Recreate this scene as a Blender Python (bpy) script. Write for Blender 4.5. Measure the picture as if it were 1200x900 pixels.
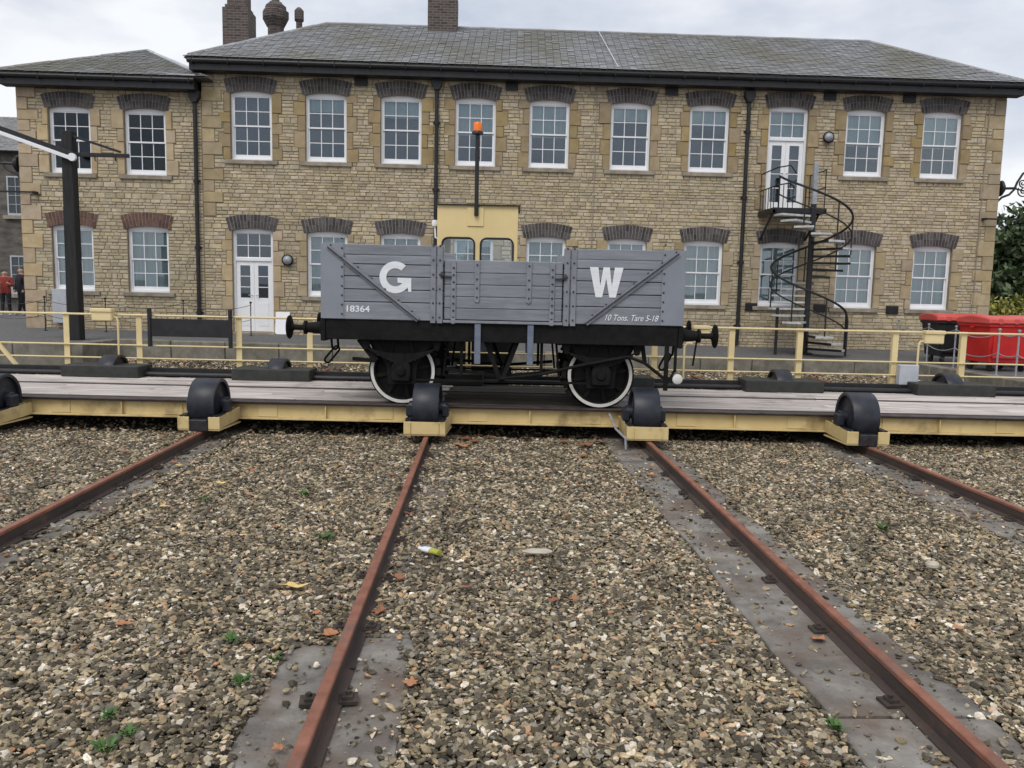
import bpy, bmesh, math, random
import numpy as np
from mathutils import Vector, Matrix, noise as mnoise
random.seed(7); rng = np.random.default_rng(7)
S = bpy.context.scene
for o in list(bpy.data.objects): bpy.data.objects.remove(o)
COL = S.collection

# ------------------------------------------------------------------ camera
CAMZ = 2.05; F = 950.7; YAW, PIT, ROL = .03578, .11326, -.02189
def cam_axes():
    cy, sy, cp, sp = math.cos(YAW), math.sin(YAW), math.cos(PIT), math.sin(PIT)
    r = Vector((cy, -sy, 0)); f = Vector((sy*cp, cy*cp, -sp)); d = f.cross(r)
    cr, sr = math.cos(ROL), math.sin(ROL)
    return cr*r+sr*d, -sr*r+cr*d, f
CR, CD, CF = cam_axes()
cd = bpy.data.cameras.new('camera'); cam = bpy.data.objects.new('camera', cd); COL.objects.link(cam)
cd.sensor_width = 36; cd.lens = F/1200*36; cd.clip_end = 3000; cd.clip_start = .05
M3 = Matrix((CR, -CD, -CF)).transposed()
cam.matrix_world = Matrix.Translation((0, 0, CAMZ)) @ M3.to_4x4()
S.camera = cam
def ray(px, py): return CR*((px-600)/F)+CD*((py-450)/F)+CF
def onY(px, py, y): v = ray(px, py); v = v*(y/v.y); return v.x, v.z+CAMZ
def onZ(px, py, z): v = ray(px, py); v = v*((z-CAMZ)/v.z); return v.x, v.y
def onX(px, py, x): v = ray(px, py); v = v*(x/v.x); return v.y, v.z+CAMZ

# ------------------------------------------------------------------ sky and light
W = bpy.data.worlds.new('World'); S.world = W; W.use_nodes = True
nt = W.node_tree; nt.nodes.clear(); N = nt.nodes.new; LK = nt.links.new
SUN_EL, SUN_AZ = math.radians(52), math.radians(205)      # azimuth clockwise from +Y
out = N('ShaderNodeOutputWorld'); mixs = N('ShaderNodeMixShader')
sky = N('ShaderNodeTexSky'); sky.sky_type = 'NISHITA'; sky.sun_disc = False
sky.sun_elevation = SUN_EL; sky.sun_rotation = SUN_AZ; sky.air_density = 1.0; sky.dust_density = 3
b1 = N('ShaderNodeBackground'); b1.inputs[1].default_value = .12; LK(sky.outputs[0], b1.inputs[0])
tc = N('ShaderNodeTexCoord'); mp = N('ShaderNodeMapping'); mp.inputs['Scale'].default_value = (1, 1, 2.6); mp.inputs['Location'].default_value = (3.1, .4, .2)
LK(tc.outputs['Generated'], mp.inputs[0])
nz = N('ShaderNodeTexNoise'); nz.inputs['Scale'].default_value = 2.7; nz.inputs['Detail'].default_value = 7; nz.inputs['Roughness'].default_value = .52
LK(mp.outputs[0], nz.inputs[0])
rp = N('ShaderNodeValToRGB'); rp.color_ramp.elements[0].position = .36; rp.color_ramp.elements[0].color = (.60, .66, .77, 1)
rp.color_ramp.elements[1].position = .58; rp.color_ramp.elements[1].color = (1.05, 1.06, 1.08, 1)
e_ = rp.color_ramp.elements.new(.48); e_.color = (.84, .87, .94, 1)
LK(nz.outputs[0], rp.inputs[0])
b2 = N('ShaderNodeBackground'); b2.inputs[1].default_value = 1.0; LK(rp.outputs[0], b2.inputs[0])
mixs.inputs[0].default_value = .88; LK(b1.outputs[0], mixs.inputs[1]); LK(b2.outputs[0], mixs.inputs[2]); LK(mixs.outputs[0], out.inputs[0])
sl = bpy.data.lights.new('sun', 'SUN'); sl.energy = 1.5; sl.angle = math.radians(28); sl.color = (1, .96, .9)
so = bpy.data.objects.new('sun', sl); COL.objects.link(so)
sd = Vector((math.sin(SUN_AZ)*math.cos(SUN_EL), math.cos(SUN_AZ)*math.cos(SUN_EL), math.sin(SUN_EL)))
so.rotation_euler = sd.to_track_quat('Z', 'Y').to_euler(); so.location = (0, 0, 30)
S.view_settings.view_transform = 'Standard'; S.view_settings.look = 'None'; S.view_settings.exposure = 0.0; S.view_settings.gamma = 1
S.render.engine = 'CYCLES'

# ------------------------------------------------------------------ materials
MATS = {}
def mat(name, c1, c2=None, scale=6, detail=6, rough=.75, bump=.15, bscale=None, isl=0., metal=0., stretch=(1, 1, 1),
        pos=(.35, .65), c3=None, s3=1.3, p3=(.55, .7), a3=1., hue=0., spec=.4, bdist=.01):
    """noise-mixed principled surface; isl = brightness change from piece to piece; c3 = larger patches of dirt, rust or lichen"""
    m = bpy.data.materials.new(name); m.use_nodes = True; t = m.node_tree; n = t.nodes; l = t.links.new
    P = n['Principled BSDF']; P.inputs['Roughness'].default_value = rough; P.inputs['Metallic'].default_value = metal
    P.inputs['Specular IOR Level'].default_value = spec
    c2 = c2 or c1
    tcn = n.new('ShaderNodeTexCoord'); oi = n.new('ShaderNodeObjectInfo'); ge = n.new('ShaderNodeNewGeometry')
    ad = n.new('ShaderNodeMath'); ad.operation = 'ADD'; l(oi.outputs['Random'], ad.inputs[0]); l(ge.outputs['Random Per Island'], ad.inputs[1])
    fr = n.new('ShaderNodeMath'); fr.operation = 'FRACT'; l(ad.outputs[0], fr.inputs[0])
    vm = n.new('ShaderNodeVectorMath'); vm.operation = 'SCALE'; vm.inputs[0].default_value = (37, 17, 71)
    l(fr.outputs[0] if isl else oi.outputs['Random'], vm.inputs['Scale'])
    va = n.new('ShaderNodeVectorMath'); va.operation = 'ADD'; l(tcn.outputs['Object'], va.inputs[0]); l(vm.outputs[0], va.inputs[1])
    mpn = n.new('ShaderNodeMapping'); mpn.inputs['Scale'].default_value = stretch; l(va.outputs[0], mpn.inputs[0])
    nz = n.new('ShaderNodeTexNoise'); nz.inputs['Scale'].default_value = scale; nz.inputs['Detail'].default_value = detail; nz.inputs['Roughness'].default_value = .6
    l(mpn.outputs[0], nz.inputs[0])
    rp = n.new('ShaderNodeValToRGB'); e = rp.color_ramp.elements
    e[0].position, e[1].position = pos; e[0].color = (*c1, 1); e[1].color = (*c2, 1); l(nz.outputs[0], rp.inputs[0])
    colr = rp.outputs[0]
    if c3:
        n3 = n.new('ShaderNodeTexNoise'); n3.inputs['Scale'].default_value = s3; n3.inputs['Detail'].default_value = 7; n3.inputs['Roughness'].default_value = .62
        l(tcn.outputs['Object'], n3.inputs[0])
        r3 = n.new('ShaderNodeMapRange'); r3.inputs[1].default_value, r3.inputs[2].default_value = p3; r3.inputs[4].default_value = a3
        l(n3.outputs[0], r3.inputs[0])
        mx = n.new('ShaderNodeMix'); mx.data_type = 'RGBA'; l(r3.outputs[0], mx.inputs[0]); l(colr, mx.inputs[6]); mx.inputs[7].default_value = (*c3, 1)
        colr = mx.outputs[2]
    if isl:
        hs = n.new('ShaderNodeHueSaturation'); mr = n.new('ShaderNodeMapRange'); mr.inputs[3].default_value = 1-isl; mr.inputs[4].default_value = 1+isl
        l(fr.outputs[0], mr.inputs[0]); l(mr.outputs[0], hs.inputs['Value']); l(colr, hs.inputs['Color'])
        if hue:
            f2 = n.new('ShaderNodeMath'); f2.operation = 'MULTIPLY'; f2.inputs[1].default_value = 7.31; l(fr.outputs[0], f2.inputs[0])
            f3 = n.new('ShaderNodeMath'); f3.operation = 'FRACT'; l(f2.outputs[0], f3.inputs[0])
            m2 = n.new('ShaderNodeMapRange'); m2.inputs[3].default_value = .5-hue; m2.inputs[4].default_value = .5+hue; l(f3.outputs[0], m2.inputs[0]); l(m2.outputs[0], hs.inputs['Hue'])
            m4 = n.new('ShaderNodeMapRange'); m4.inputs[3].default_value = .84; m4.inputs[4].default_value = 1.12; l(f3.outputs[0], m4.inputs[0]); l(m4.outputs[0], hs.inputs['Saturation'])
        colr = hs.outputs[0]
    l(colr, P.inputs['Base Color'])
    if bump:
        nb = n.new('ShaderNodeTexNoise'); nb.inputs['Scale'].default_value = bscale or scale*4; nb.inputs['Detail'].default_value = 5
        l(mpn.outputs[0], nb.inputs[0]); bp = n.new('ShaderNodeBump'); bp.inputs['Strength'].default_value = bump; bp.inputs['Distance'].default_value = bdist
        l(nb.outputs[0], bp.inputs['Height']); l(bp.outputs[0], P.inputs['Normal'])
    MATS[name] = m; return m
mat('mortar', (.20, .16, .105), (.30, .245, .165), 3, bump=.5, bscale=30, rough=.95)
mat('rubble', (.385, .32, .212), (.53, .455, .325), 5, bump=.6, bscale=26, isl=.17, hue=.004, rough=.92, c3=(.33, .265, .18), s3=.6, p3=(.5, .74), a3=.5)
mat('jamb_soft', (.34, .27, .165), (.44, .355, .235), 4, bump=.4, bscale=30, isl=.13, hue=.004, rough=.9, c3=(.26, .205, .13), s3=1.5, p3=(.5, .7), a3=.5)
mat('jamb', (.285, .21, .11), (.37, .285, .16), 4, bump=.4, bscale=30, isl=.12, hue=.006, rough=.9, c3=(.27, .2, .12), s3=1.5, p3=(.5, .7), a3=.5)
mat('jamb_pale', (.41, .31, .19), (.51, .405, .265), 4, bump=.4, bscale=30, isl=.12, hue=.004, rough=.9, c3=(.34, .26, .17), s3=1.5, p3=(.5, .7), a3=.5)
mat('dark_brick', (.045, .042, .046), (.10, .085, .085), 9, bump=.3, isl=.45, hue=.03, rough=.7)
mat('red_brick', (.095, .048, .036), (.17, .085, .062), 9, bump=.3, isl=.3, hue=.02, rough=.8)
mat('arch_mortar', (.27, .25, .22), (.36, .33, .29), 20, rough=.95)
mat('sill_stone', (.22, .19, .15), (.36, .32, .25), 4, bump=.3, rough=.9)
mat('slate', (.25, .255, .265), (.37, .38, .40), 3, bump=.3, bscale=14, isl=.12, hue=.003, rough=.62, c3=(.235, .225, .185), s3=.45, p3=(.42, .62), a3=.85)
mat('roof_under', (.08, .08, .085))
mat('lead', (.36, .38, .41), (.50, .52, .55), 3, rough=.5)
mat('black_paint', (.012, .012, .014), (.022, .022, .025), 8, rough=.45, bump=.08)
mat('white_paint', (.80, .81, .84), (.86, .87, .89), 3, rough=.4, bump=.03)
mat('blind', (.50, .58, .55), (.62, .69, .66), 3, rough=.9, stretch=(6, 6, .4), bump=.2)
mat('curtain', (.60, .66, .62), (.76, .80, .77), 2.2, rough=.95, stretch=(9, 9, .3), bump=.5, bscale=5)
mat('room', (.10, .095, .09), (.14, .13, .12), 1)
mat('pit_dirt', (.055, .048, .036), (.15, .13, .10), 30, 8, bump=.6, bscale=60, rough=.95, c3=(.06, .065, .035), s3=1.2, p3=(.55, .75), a3=.5)
mat('concrete', (.12, .11, .10), (.28, .265, .24), 4, 10, bump=.8, bscale=40, rough=.9, c3=(.135, .095, .072), s3=1.7, p3=(.44, .64), a3=.85, isl=.14)
mat('asphalt', (.10, .10, .105), (.15, .148, .145), 12, 8, bump=.3, bscale=120, rough=.9, c3=(.085, .083, .08), s3=.5)
mat('kerb_stone', (.15, .14, .115), (.25, .235, .2), 4, 8, bump=.5, rough=.95, isl=.14, c3=(.085, .088, .06), s3=2.5, p3=(.48, .68), a3=.7)
mat('rust_top', (.19, .075, .045), (.29, .125, .08), 7, 8, bump=.25, bscale=60, rough=.6, c3=(.16, .09, .07), s3=4)
mat('rust_side', (.042, .032, .028), (.08, .056, .047), 6, 8, bump=.4, bscale=50, rough=.85, stretch=(1, .25, 1), c3=(.15, .075, .048), s3=3, p3=(.58, .72), a3=.6)
mat('clip', (.03, .026, .024), (.07, .05, .04), 15, rough=.8)
mat('yellow', (.68, .55, .29), (.74, .61, .34), 3, bump=.06, rough=.42, c3=(.48, .37, .19), s3=1.6, p3=(.6, .8), a3=.5)
mat('yellow_grimy', (.60, .46, .215), (.68, .54, .27), 3, bump=.1, rough=.5, c3=(.17, .115, .05), s3=2.0, p3=(.53, .72), a3=.75)
mat('cab_paint', (.74, .58, .28), (.78, .62, .31), 3, bump=.03, rough=.45)
mat('roller_paint', (.014, .016, .024), (.026, .029, .040), 10, bump=.12, rough=.42)
mat('grease', (.013, .012, .014), (.035, .033, .036), 14, bump=.4, rough=.4)
mat('deck_wood', (.29, .255, .235), (.64, .585, .545), 3, 9, bump=.6, bscale=12, rough=.9, stretch=(.35, 5, 5), isl=.13, c3=(.13, .115, .10), s3=1.6, p3=(.55, .75), a3=.75)
mat('deck_dark', (.030, .027, .025), (.075, .066, .06), 3, 9, bump=.6, bscale=12, rough=.75, stretch=(.35, 5, 5), isl=.2, c3=(.15, .13, .115), s3=2.5, p3=(.6, .8), a3=.6)  # darker planks for the middle stretch of the deck
mat('deck_steel', (.035, .028, .028), (.075, .06, .055), 6, bump=.2, rough=.55)
mat('cover_black', (.022, .024, .022), (.04, .042, .038), 8, bump=.2, rough=.6)
mat('wagon_grey', (.185, .198, .228), (.25, .266, .302), 3.5, 8, bump=.35, bscale=14, rough=.55, stretch=(.5, 4, 4), isl=.09, c3=(.29, .305, .34), s3=2.2, p3=(.5, .72), a3=.55)
mat('plate_grey', (.215, .235, .27), (.24, .26, .30), 3, bump=.05, rough=.5, isl=.05)
mat('strap_grey', (.19, .203, .23), (.245, .26, .29), 7, bump=.15, rough=.55)
mat('bolt', (.035, .035, .04), (.07, .065, .065), 20)
mat('strap_dark', (.025, .027, .032), (.05, .052, .058), 12, rough=.6)
mat('plank_gap', (.018, .018, .02))
mat('letter_white', (.72, .74, .78), (.82, .84, .87), 9, 8, rough=.6, c3=(.42, .45, .5), s3=9, p3=(.6, .75), a3=.6, stretch=(.5, 3, 3))
mat('under_black', (.005, .005, .0055), (.012, .011, .0105), 9, bump=.25, rough=.75, spec=.2)
mat('rim_white', (.60, .59, .55), (.72, .71, .68), 6, rough=.5, c3=(.36, .33, .28), s3=6, p3=(.58, .75), a3=.6)
mat('bar_steel', (.14, .17, .235), (.22, .25, .31), 6, rough=.35, metal=.3)
mat('orange_lens', (.85, .16, .01), (.95, .24, .02), 5, rough=.25, bump=0)
mat('red_plastic', (.50, .018, .016), (.60, .030, .025), 3, rough=.42, bump=.04)
mat('black_plastic', (.014, .014, .016), (.025, .025, .027), 4, rough=.5)
mat('red_lid', (.56, .07, .06), (.66, .11, .095), 3, rough=.5, bump=.04)
mat('galv', (.28, .30, .33), (.42, .44, .47), 9, rough=.5, metal=.3)
mat('tread', (.42, .43, .43), (.60, .61, .60), 9, rough=.6, bump=.3, bscale=80)
mat('grey_box', (.40, .42, .46), (.47, .49, .53), 5, rough=.6)
mat('pole_black', (.010, .010, .011), (.024, .023, .022), 5, bump=.4, bscale=8, stretch=(4, 4, .4), rough=.7)
mat('far_stone', (.075, .068, .062), (.16, .145, .125), 2.2, 9, bump=.7, bscale=7, rough=.95, stretch=(1, 1, 2.2))  # grey stone, darkened so its colour holds the house's shade
mat('bark', (.06, .045, .032), (.12, .095, .07), 6, bump=.6, rough=.95, stretch=(3, 3, .5))
mat('leaf_dark', (.035, .058, .022), (.085, .125, .05), 2, isl=.5, hue=.02, rough=.6, bump=0)
mat('leaf_mid', (.04, .08, .02), (.085, .15, .04), 2, isl=.4, hue=.02, rough=.6, bump=0)
mat('leaf_yellow', (.16, .17, .03), (.28, .26, .05), 2, isl=.4, hue=.02, rough=.6, bump=0)
mat('weed_green', (.04, .09, .018), (.08, .165, .04), 9, isl=.3, rough=.6, bump=0)
mat('autumn_orange', (.36, .15, .065), (.48, .235, .12), 14, rough=.7, isl=.2)
mat('autumn_brown', (.22, .085, .045), (.34, .15, .085), 14, rough=.7, isl=.2)
mat('autumn_yellow', (.62, .42, .14), (.74, .55, .24), 14, rough=.7, isl=.15)
mat('skin', (.45, .27, .19), (.5, .31, .22), 8, rough=.6, bump=0)
mat('hair', (.03, .022, .016), (.05, .038, .028), 20, rough=.7)
mat('red_jacket', (.22, .03, .025), (.30, .05, .04), 9, rough=.85)
mat('dark_cloth', (.012, .013, .018), (.024, .026, .032), 9, rough=.9)
mat('shoe_pale', (.4, .4, .38), (.5, .5, .48), 9)
mat('pale_stone', (.42, .38, .30), (.55, .50, .41), 9, bump=.3)
mat('bottle_yellow', (.32, .34, .04), (.46, .44, .08), 9, rough=.3)
mat('label_white', (.68, .72, .78), (.78, .8, .84), 9, rough=.4)
# window glass: clear sheet with a mirror of the sky
g = bpy.data.materials.new('glass'); g.use_nodes = True; t = g.node_tree; t.nodes.clear()
o_ = t.nodes.new('ShaderNodeOutputMaterial'); mx = t.nodes.new('ShaderNodeMixShader'); tr = t.nodes.new('ShaderNodeBsdfTransparent'); gl = t.nodes.new('ShaderNodeBsdfGlossy')
tr.inputs[0].default_value = (.86, .9, .9, 1); gl.inputs['Roughness'].default_value = .015; gl.inputs[0].default_value = (.82, .9, 1, 1)
fz = t.nodes.new('ShaderNodeFresnel'); fz.inputs[0].default_value = 1.62; ma = t.nodes.new('ShaderNodeMath'); ma.operation = 'MULTIPLY_ADD'; ma.inputs[1].default_value = 1.3; ma.inputs[2].default_value = .015
t.links.new(fz.outputs[0], ma.inputs[0]); t.links.new(ma.outputs[0], mx.inputs[0]); t.links.new(tr.outputs[0], mx.inputs[1]); t.links.new(gl.outputs[0], mx.inputs[2]); t.links.new(mx.outputs[0], o_.inputs[0])
MATS['glass'] = g
g2 = g.copy(); g2.name = 'dim_reflect_glass'; MATS['dim_reflect_glass'] = g2; [setattr(q.inputs[0], 'default_value', 1.42) for q in g2.node_tree.nodes if q.type == 'FRESNEL']; [setattr(q.inputs[1], 'default_value', .9) or setattr(q.inputs[2], 'default_value', 0) for q in g2.node_tree.nodes if q.type == 'MATH']  # reflection weakened in the material, imitating panes that mirror something dark
# dark chimney brick
m = mat('chimney_brick', (.07, .055, .05), (.12, .095, .085), 3, bump=.4, rough=.9); t = m.node_tree; n = t.nodes
tcx = n.new('ShaderNodeTexCoord'); sp = n.new('ShaderNodeSeparateXYZ'); ax = n.new('ShaderNodeMath'); cx = n.new('ShaderNodeCombineXYZ'); bt = n.new('ShaderNodeTexBrick')
t.links.new(tcx.outputs['Object'], sp.inputs[0]); t.links.new(sp.outputs[0], ax.inputs[0]); t.links.new(sp.outputs[1], ax.inputs[1]); t.links.new(ax.outputs[0], cx.inputs[0]); t.links.new(sp.outputs[2], cx.inputs[1])
t.links.new(cx.outputs[0], bt.inputs[0]); bt.inputs['Scale'].default_value = 1; bt.inputs['Brick Width'].default_value = .22; bt.inputs['Row Height'].default_value = .075; bt.inputs['Mortar Size'].default_value = .008
bt.inputs['Color1'].default_value = (.055, .045, .042, 1); bt.inputs['Color2'].default_value = (.115, .088, .08, 1); bt.inputs['Mortar'].default_value = (.17, .155, .14, 1)
t.links.new(bt.outputs[0], n['Principled BSDF'].inputs['Base Color'])
# pebbles: one colour per stone
m = bpy.data.materials.new('pebble'); m.use_nodes = True; t = m.node_tree; n = t.nodes; P = n['Principled BSDF']; P.inputs['Roughness'].default_value = .72; P.inputs['Specular IOR Level'].default_value = .35
oi = n.new('ShaderNodeObjectInfo'); rp = n.new('ShaderNodeValToRGB'); rp.color_ramp.interpolation = 'LINEAR'
cols = [(0, (.052, .044, .030)), (.16, (.115, .095, .062)), (.30, (.075, .064, .046)), (.42, (.20, .16, .10)), (.54, (.33, .265, .16)), (.62, (.14, .125, .10)), (.71, (.44, .345, .20)), (.78, (.24, .215, .175)), (.85, (.62, .51, .34)), (.90, (.40, .215, .10)), (.945, (.76, .69, .57)), (1, (.085, .078, .07))]
el = rp.color_ramp.elements
while len(el) < len(cols): el.new(.5)
for e, (p, c) in zip(el, cols): e.position = p; e.color = (*c, 1)
t.links.new(oi.outputs['Random'], rp.inputs[0])
tcx = n.new('ShaderNodeTexCoord'); nz = n.new('ShaderNodeTexNoise'); nz.inputs['Scale'].default_value = 1.6; nz.inputs['Detail'].default_value = 5; t.links.new(tcx.outputs['Object'], nz.inputs[0])
mr = n.new('ShaderNodeMapRange'); mr.inputs[1].default_value = .25; mr.inputs[2].default_value = .75; mr.inputs[3].default_value = .6; mr.inputs[4].default_value = 1.35; t.links.new(nz.outputs[0], mr.inputs[0])
gp_ = n.new('ShaderNodeNewGeometry'); nw = n.new('ShaderNodeTexNoise'); nw.inputs['Scale'].default_value = 2.6; nw.inputs['Detail'].default_value = 4; t.links.new(gp_.outputs['Position'], nw.inputs[0])
mw = n.new('ShaderNodeMapRange'); mw.inputs[1].default_value = .3; mw.inputs[2].default_value = .7; mw.inputs[3].default_value = .62; mw.inputs[4].default_value = 1.3; t.links.new(nw.outputs[0], mw.inputs[0])
mu = n.new('ShaderNodeMath'); mu.operation = 'MULTIPLY'; t.links.new(mr.outputs[0], mu.inputs[0]); t.links.new(mw.outputs[0], mu.inputs[1])
hs = n.new('ShaderNodeHueSaturation'); t.links.new(rp.outputs[0], hs.inputs['Color']); t.links.new(mu.outputs[0], hs.inputs['Value']); t.links.new(hs.outputs[0], P.inputs['Base Color'])
MATS['pebble'] = m

# ------------------------------------------------------------------ mesh helpers
class MB:
    def __init__(s): s.v = []; s.f = []
    def quad(s, *p): n = len(s.v); s.v += [tuple(q) for q in p]; s.f.append(tuple(range(n, n+len(p)))); return s
    def box(s, x0, x1, y0, y1, z0, z1):
        n = len(s.v); s.v += [(x, y, z) for z in (z0, z1) for y in (y0, y1) for x in (x0, x1)]
        s.f += [tuple(n+i for i in q) for q in ((0, 2, 3, 1), (4, 5, 7, 6), (0, 1, 5, 4), (2, 6, 7, 3), (0, 4, 6, 2), (1, 3, 7, 5))]; return s
    def bar(s, a, b, w, h, up=(0, 0, 1)):                       # rectangular bar from a to b
        a, b = Vector(a), Vector(b); d = (b-a).normalized(); u = Vector(up)
        if abs(d.dot(u)) > .98: u = Vector((0, 1, 0))
        r = d.cross(u).normalized()*w/2; u = r.cross(d).normalized()*h/2; n = len(s.v)
        for p in (a, b): s.v += [tuple(p-r-u), tuple(p+r-u), tuple(p+r+u), tuple(p-r+u)]
        s.f += [tuple(n+i for i in q) for q in ((0, 3, 2, 1), (4, 5, 6, 7), (0, 1, 5, 4), (1, 2, 6, 5), (2, 3, 7, 6), (3, 0, 4, 7))]; return s
    def tube(s, pts, r, n=8, cap=True):
        pts = [Vector(p) for p in pts]; rings = []; prev = None
        for i, p in enumerate(pts):
            d = (pts[min(i+1, len(pts)-1)]-pts[max(i-1, 0)]).normalized()
            if prev is None: u = Vector((0, 0, 1)) if abs(d.z) < .9 else Vector((1, 0, 0))
            else: u = prev
            x = d.cross(u).normalized(); u = x.cross(d).normalized(); prev = u
            rr = r[i] if isinstance(r, (list, tuple)) else r; k = len(s.v)
            s.v += [tuple(p+(x*math.cos(2*math.pi*j/n)+u*math.sin(2*math.pi*j/n))*rr) for j in range(n)]; rings.append(k)
        for a, b in zip(rings, rings[1:]):
            for j in range(n): s.f.append((a+j, a+(j+1) % n, b+(j+1) % n, b+j))
        if cap: s.f.append(tuple(rings[0]+j for j in range(n))[::-1]); s.f.append(tuple(rings[-1]+j for j in range(n)))
        return s
    def lathe(s, prof, o, ax='z', n=24, a0=0, a1=2*math.pi):     # prof: (radius, height) along the axis
        full = abs(a1-a0-2*math.pi) < 1e-6; m = n if full else n+1; k = len(s.v)
        for r, h in prof:
            for j in range(m):
                a = a0+(a1-a0)*j/n; c, q = r*math.cos(a), r*math.sin(a)
                p = {'z': (c, q, h), 'x': (h, c, q), 'y': (c, h, q)}[ax]; s.v.append((o[0]+p[0], o[1]+p[1], o[2]+p[2]))
        for i in range(len(prof)-1):
            for j in range(n):
                j2 = (j+1) % m; s.f.append((k+i*m+j, k+i*m+j2, k+(i+1)*m+j2, k+(i+1)*m+j))
        return s
    def prism(s, poly, ax, a, b):                                # polygon in the plane across ax, swept from a to b
        f = {'x': lambda u, v, w: (w, u, v), 'y': lambda u, v, w: (u, w, v), 'z': lambda u, v, w: (u, v, w)}[ax]; n = len(s.v); k = len(poly)
        s.v += [f(u, v, a) for u, v in poly]+[f(u, v, b) for u, v in poly]
        s.f.append(tuple(range(n, n+k))); s.f.append(tuple(range(n+k, n+2*k))[::-1])
        for i in range(k): j = (i+1) % k; s.f.append((n+i, n+j, n+k+j, n+k+i))
        return s
    def mesh(s, name, smooth=False):
        me = bpy.data.meshes.new(name); me.from_pydata(s.v, [], s.f)
        bm = bmesh.new(); bm.from_mesh(me); bmesh.ops.recalc_face_normals(bm, faces=bm.faces); bm.to_mesh(me); bm.free()
        if smooth: me.shade_smooth() if hasattr(me, 'shade_smooth') else None
        return me
    def build(s, name, m, parent=None, bev=0, smooth=False, loc=None):
        return link(name, s.mesh(name, smooth), m, parent, bev, smooth, loc)
def link(name, me, m, parent=None, bev=0, smooth=False, loc=None):
    if m and not me.materials: me.materials.append(MATS[m])
    o = bpy.data.objects.new(name, me); COL.objects.link(o); o.parent = parent
    if loc: o.location = loc
    if smooth:
        es = o.modifiers.new('edge_split', 'EDGE_SPLIT'); es.split_angle = math.radians(38)
    if bev:
        b = o.modifiers.new('bevel', 'BEVEL'); b.width = bev; b.segments = 1; b.limit_method = 'ANGLE'
    return o
def thing(name, label, cat, loc=(0, 0, 0), rz=0, group=None):
    o = bpy.data.objects.new(name, None); COL.objects.link(o); o.location = loc; o.rotation_euler = (0, 0, rz); o.empty_display_size = .2
    return tag(o, label, cat, group)
def tag(o, label, cat, group=None, kind=None):
    if label: o['label'] = label
    if cat: o['category'] = cat
    if group: o['group'] = group
    if kind: o['kind'] = kind
    return o
def struct(o): o['kind'] = 'structure'; return o
def stuff(o): o['kind'] = 'stuff'; return o
def dup(o, parent=None):
    c = o.copy(); COL.objects.link(c); c.parent = parent
    for ch in [q for q in o.children]: dup(ch, c)
    return c
def lerp(a, b, t): return a+(b-a)*t
def text_mesh(name, body, size, bold=0, shear=0):
    cu = bpy.data.curves.new(name, 'FONT'); cu.body = body; cu.size = size; cu.extrude = .0015; cu.offset = bold; cu.shear = shear
    o = bpy.data.objects.new(name, cu); COL.objects.link(o); bpy.context.view_layer.update()
    me = bpy.data.meshes.new_from_object(o.evaluated_get(bpy.context.evaluated_depsgraph_get())); bpy.data.objects.remove(o); bpy.data.curves.remove(cu)
    return me

# ------------------------------------------------------------------ the setting: ground, pit, kerbs
D = 22.5                                        # front of the office building
def g_wall(x): return lerp(.80, .63, min(max((x+12)/24, 0), 1))
def g_kerb(x): return lerp(.68, .50, min(max((x+9)/16, 0), 1))
def ground_z(x, y): return lerp(g_kerb(x), g_wall(x), min(max((y-20.1)/2.4, 0), 1))
xs = [-900, -150, -60, -30, -16]+[-16+7*i/4 for i in range(1, 4)]+[-9+i*1.97 for i in range(10)]+[10.7, 12, 14, 18, 30, 80, 900]
ys = [-600, -60, -15, -3]+[1, 5, 9, 13, 16, 18.2, 19.1, 20.1, 20.7, 21.3, 21.9, 22.5, 24, 30, 45, 90, 300, 1600]
mb = MB(); idx = {}
def gv(i, j):
    if (i, j) not in idx: idx[i, j] = len(mb.v); mb.v.append((xs[i], ys[j], ground_z(xs[i], ys[j])))
    return idx[i, j]
for i in range(len(xs)-1):
    for j in range(len(ys)-1):
        cx_, cy_ = (xs[i]+xs[i+1])/2, (ys[j]+ys[j+1])/2
        if (-16 < cx_ < 10.7 and -3 < cy_ < 18.2) or (-9 < cx_ < 10.7 and 18.2 <= cy_ < 20.1): continue
        mb.f.append((gv(i, j), gv(i+1, j), gv(i+1, j+1), gv(i, j+1)))
struct(mb.build('ground', 'asphalt'))
def sm(a, b, t): t = min(max((t-a)/(b-a), 0), 1); return t*t*(3-2*t)
def pit_z(x, y): return .13*sm(18.0, 20.1, y)*(1+.5*sm(2, -9, x)) + .05*sm(14.3, 15.5, y) - .02
mb = MB(); nx, ny = 40, 60
for j in range(ny+1):
    for i in range(nx+1):
        x, y = lerp(-16, 10.7, i/nx), lerp(-3, 20.1, j/ny); mb.v.append((x, y, pit_z(x, y)+.012*mnoise.noise((x*1.3, y*1.3, 0))))
for j in range(ny):
    for i in range(nx): k = j*(nx+1)+i; mb.f.append((k, k+1, k+nx+2, k+nx+1))
struct(mb.build('pit_floor', 'pit_dirt', smooth=True))
kerb = struct(bpy.data.objects.new('kerb', None)); COL.objects.link(kerb)
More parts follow.
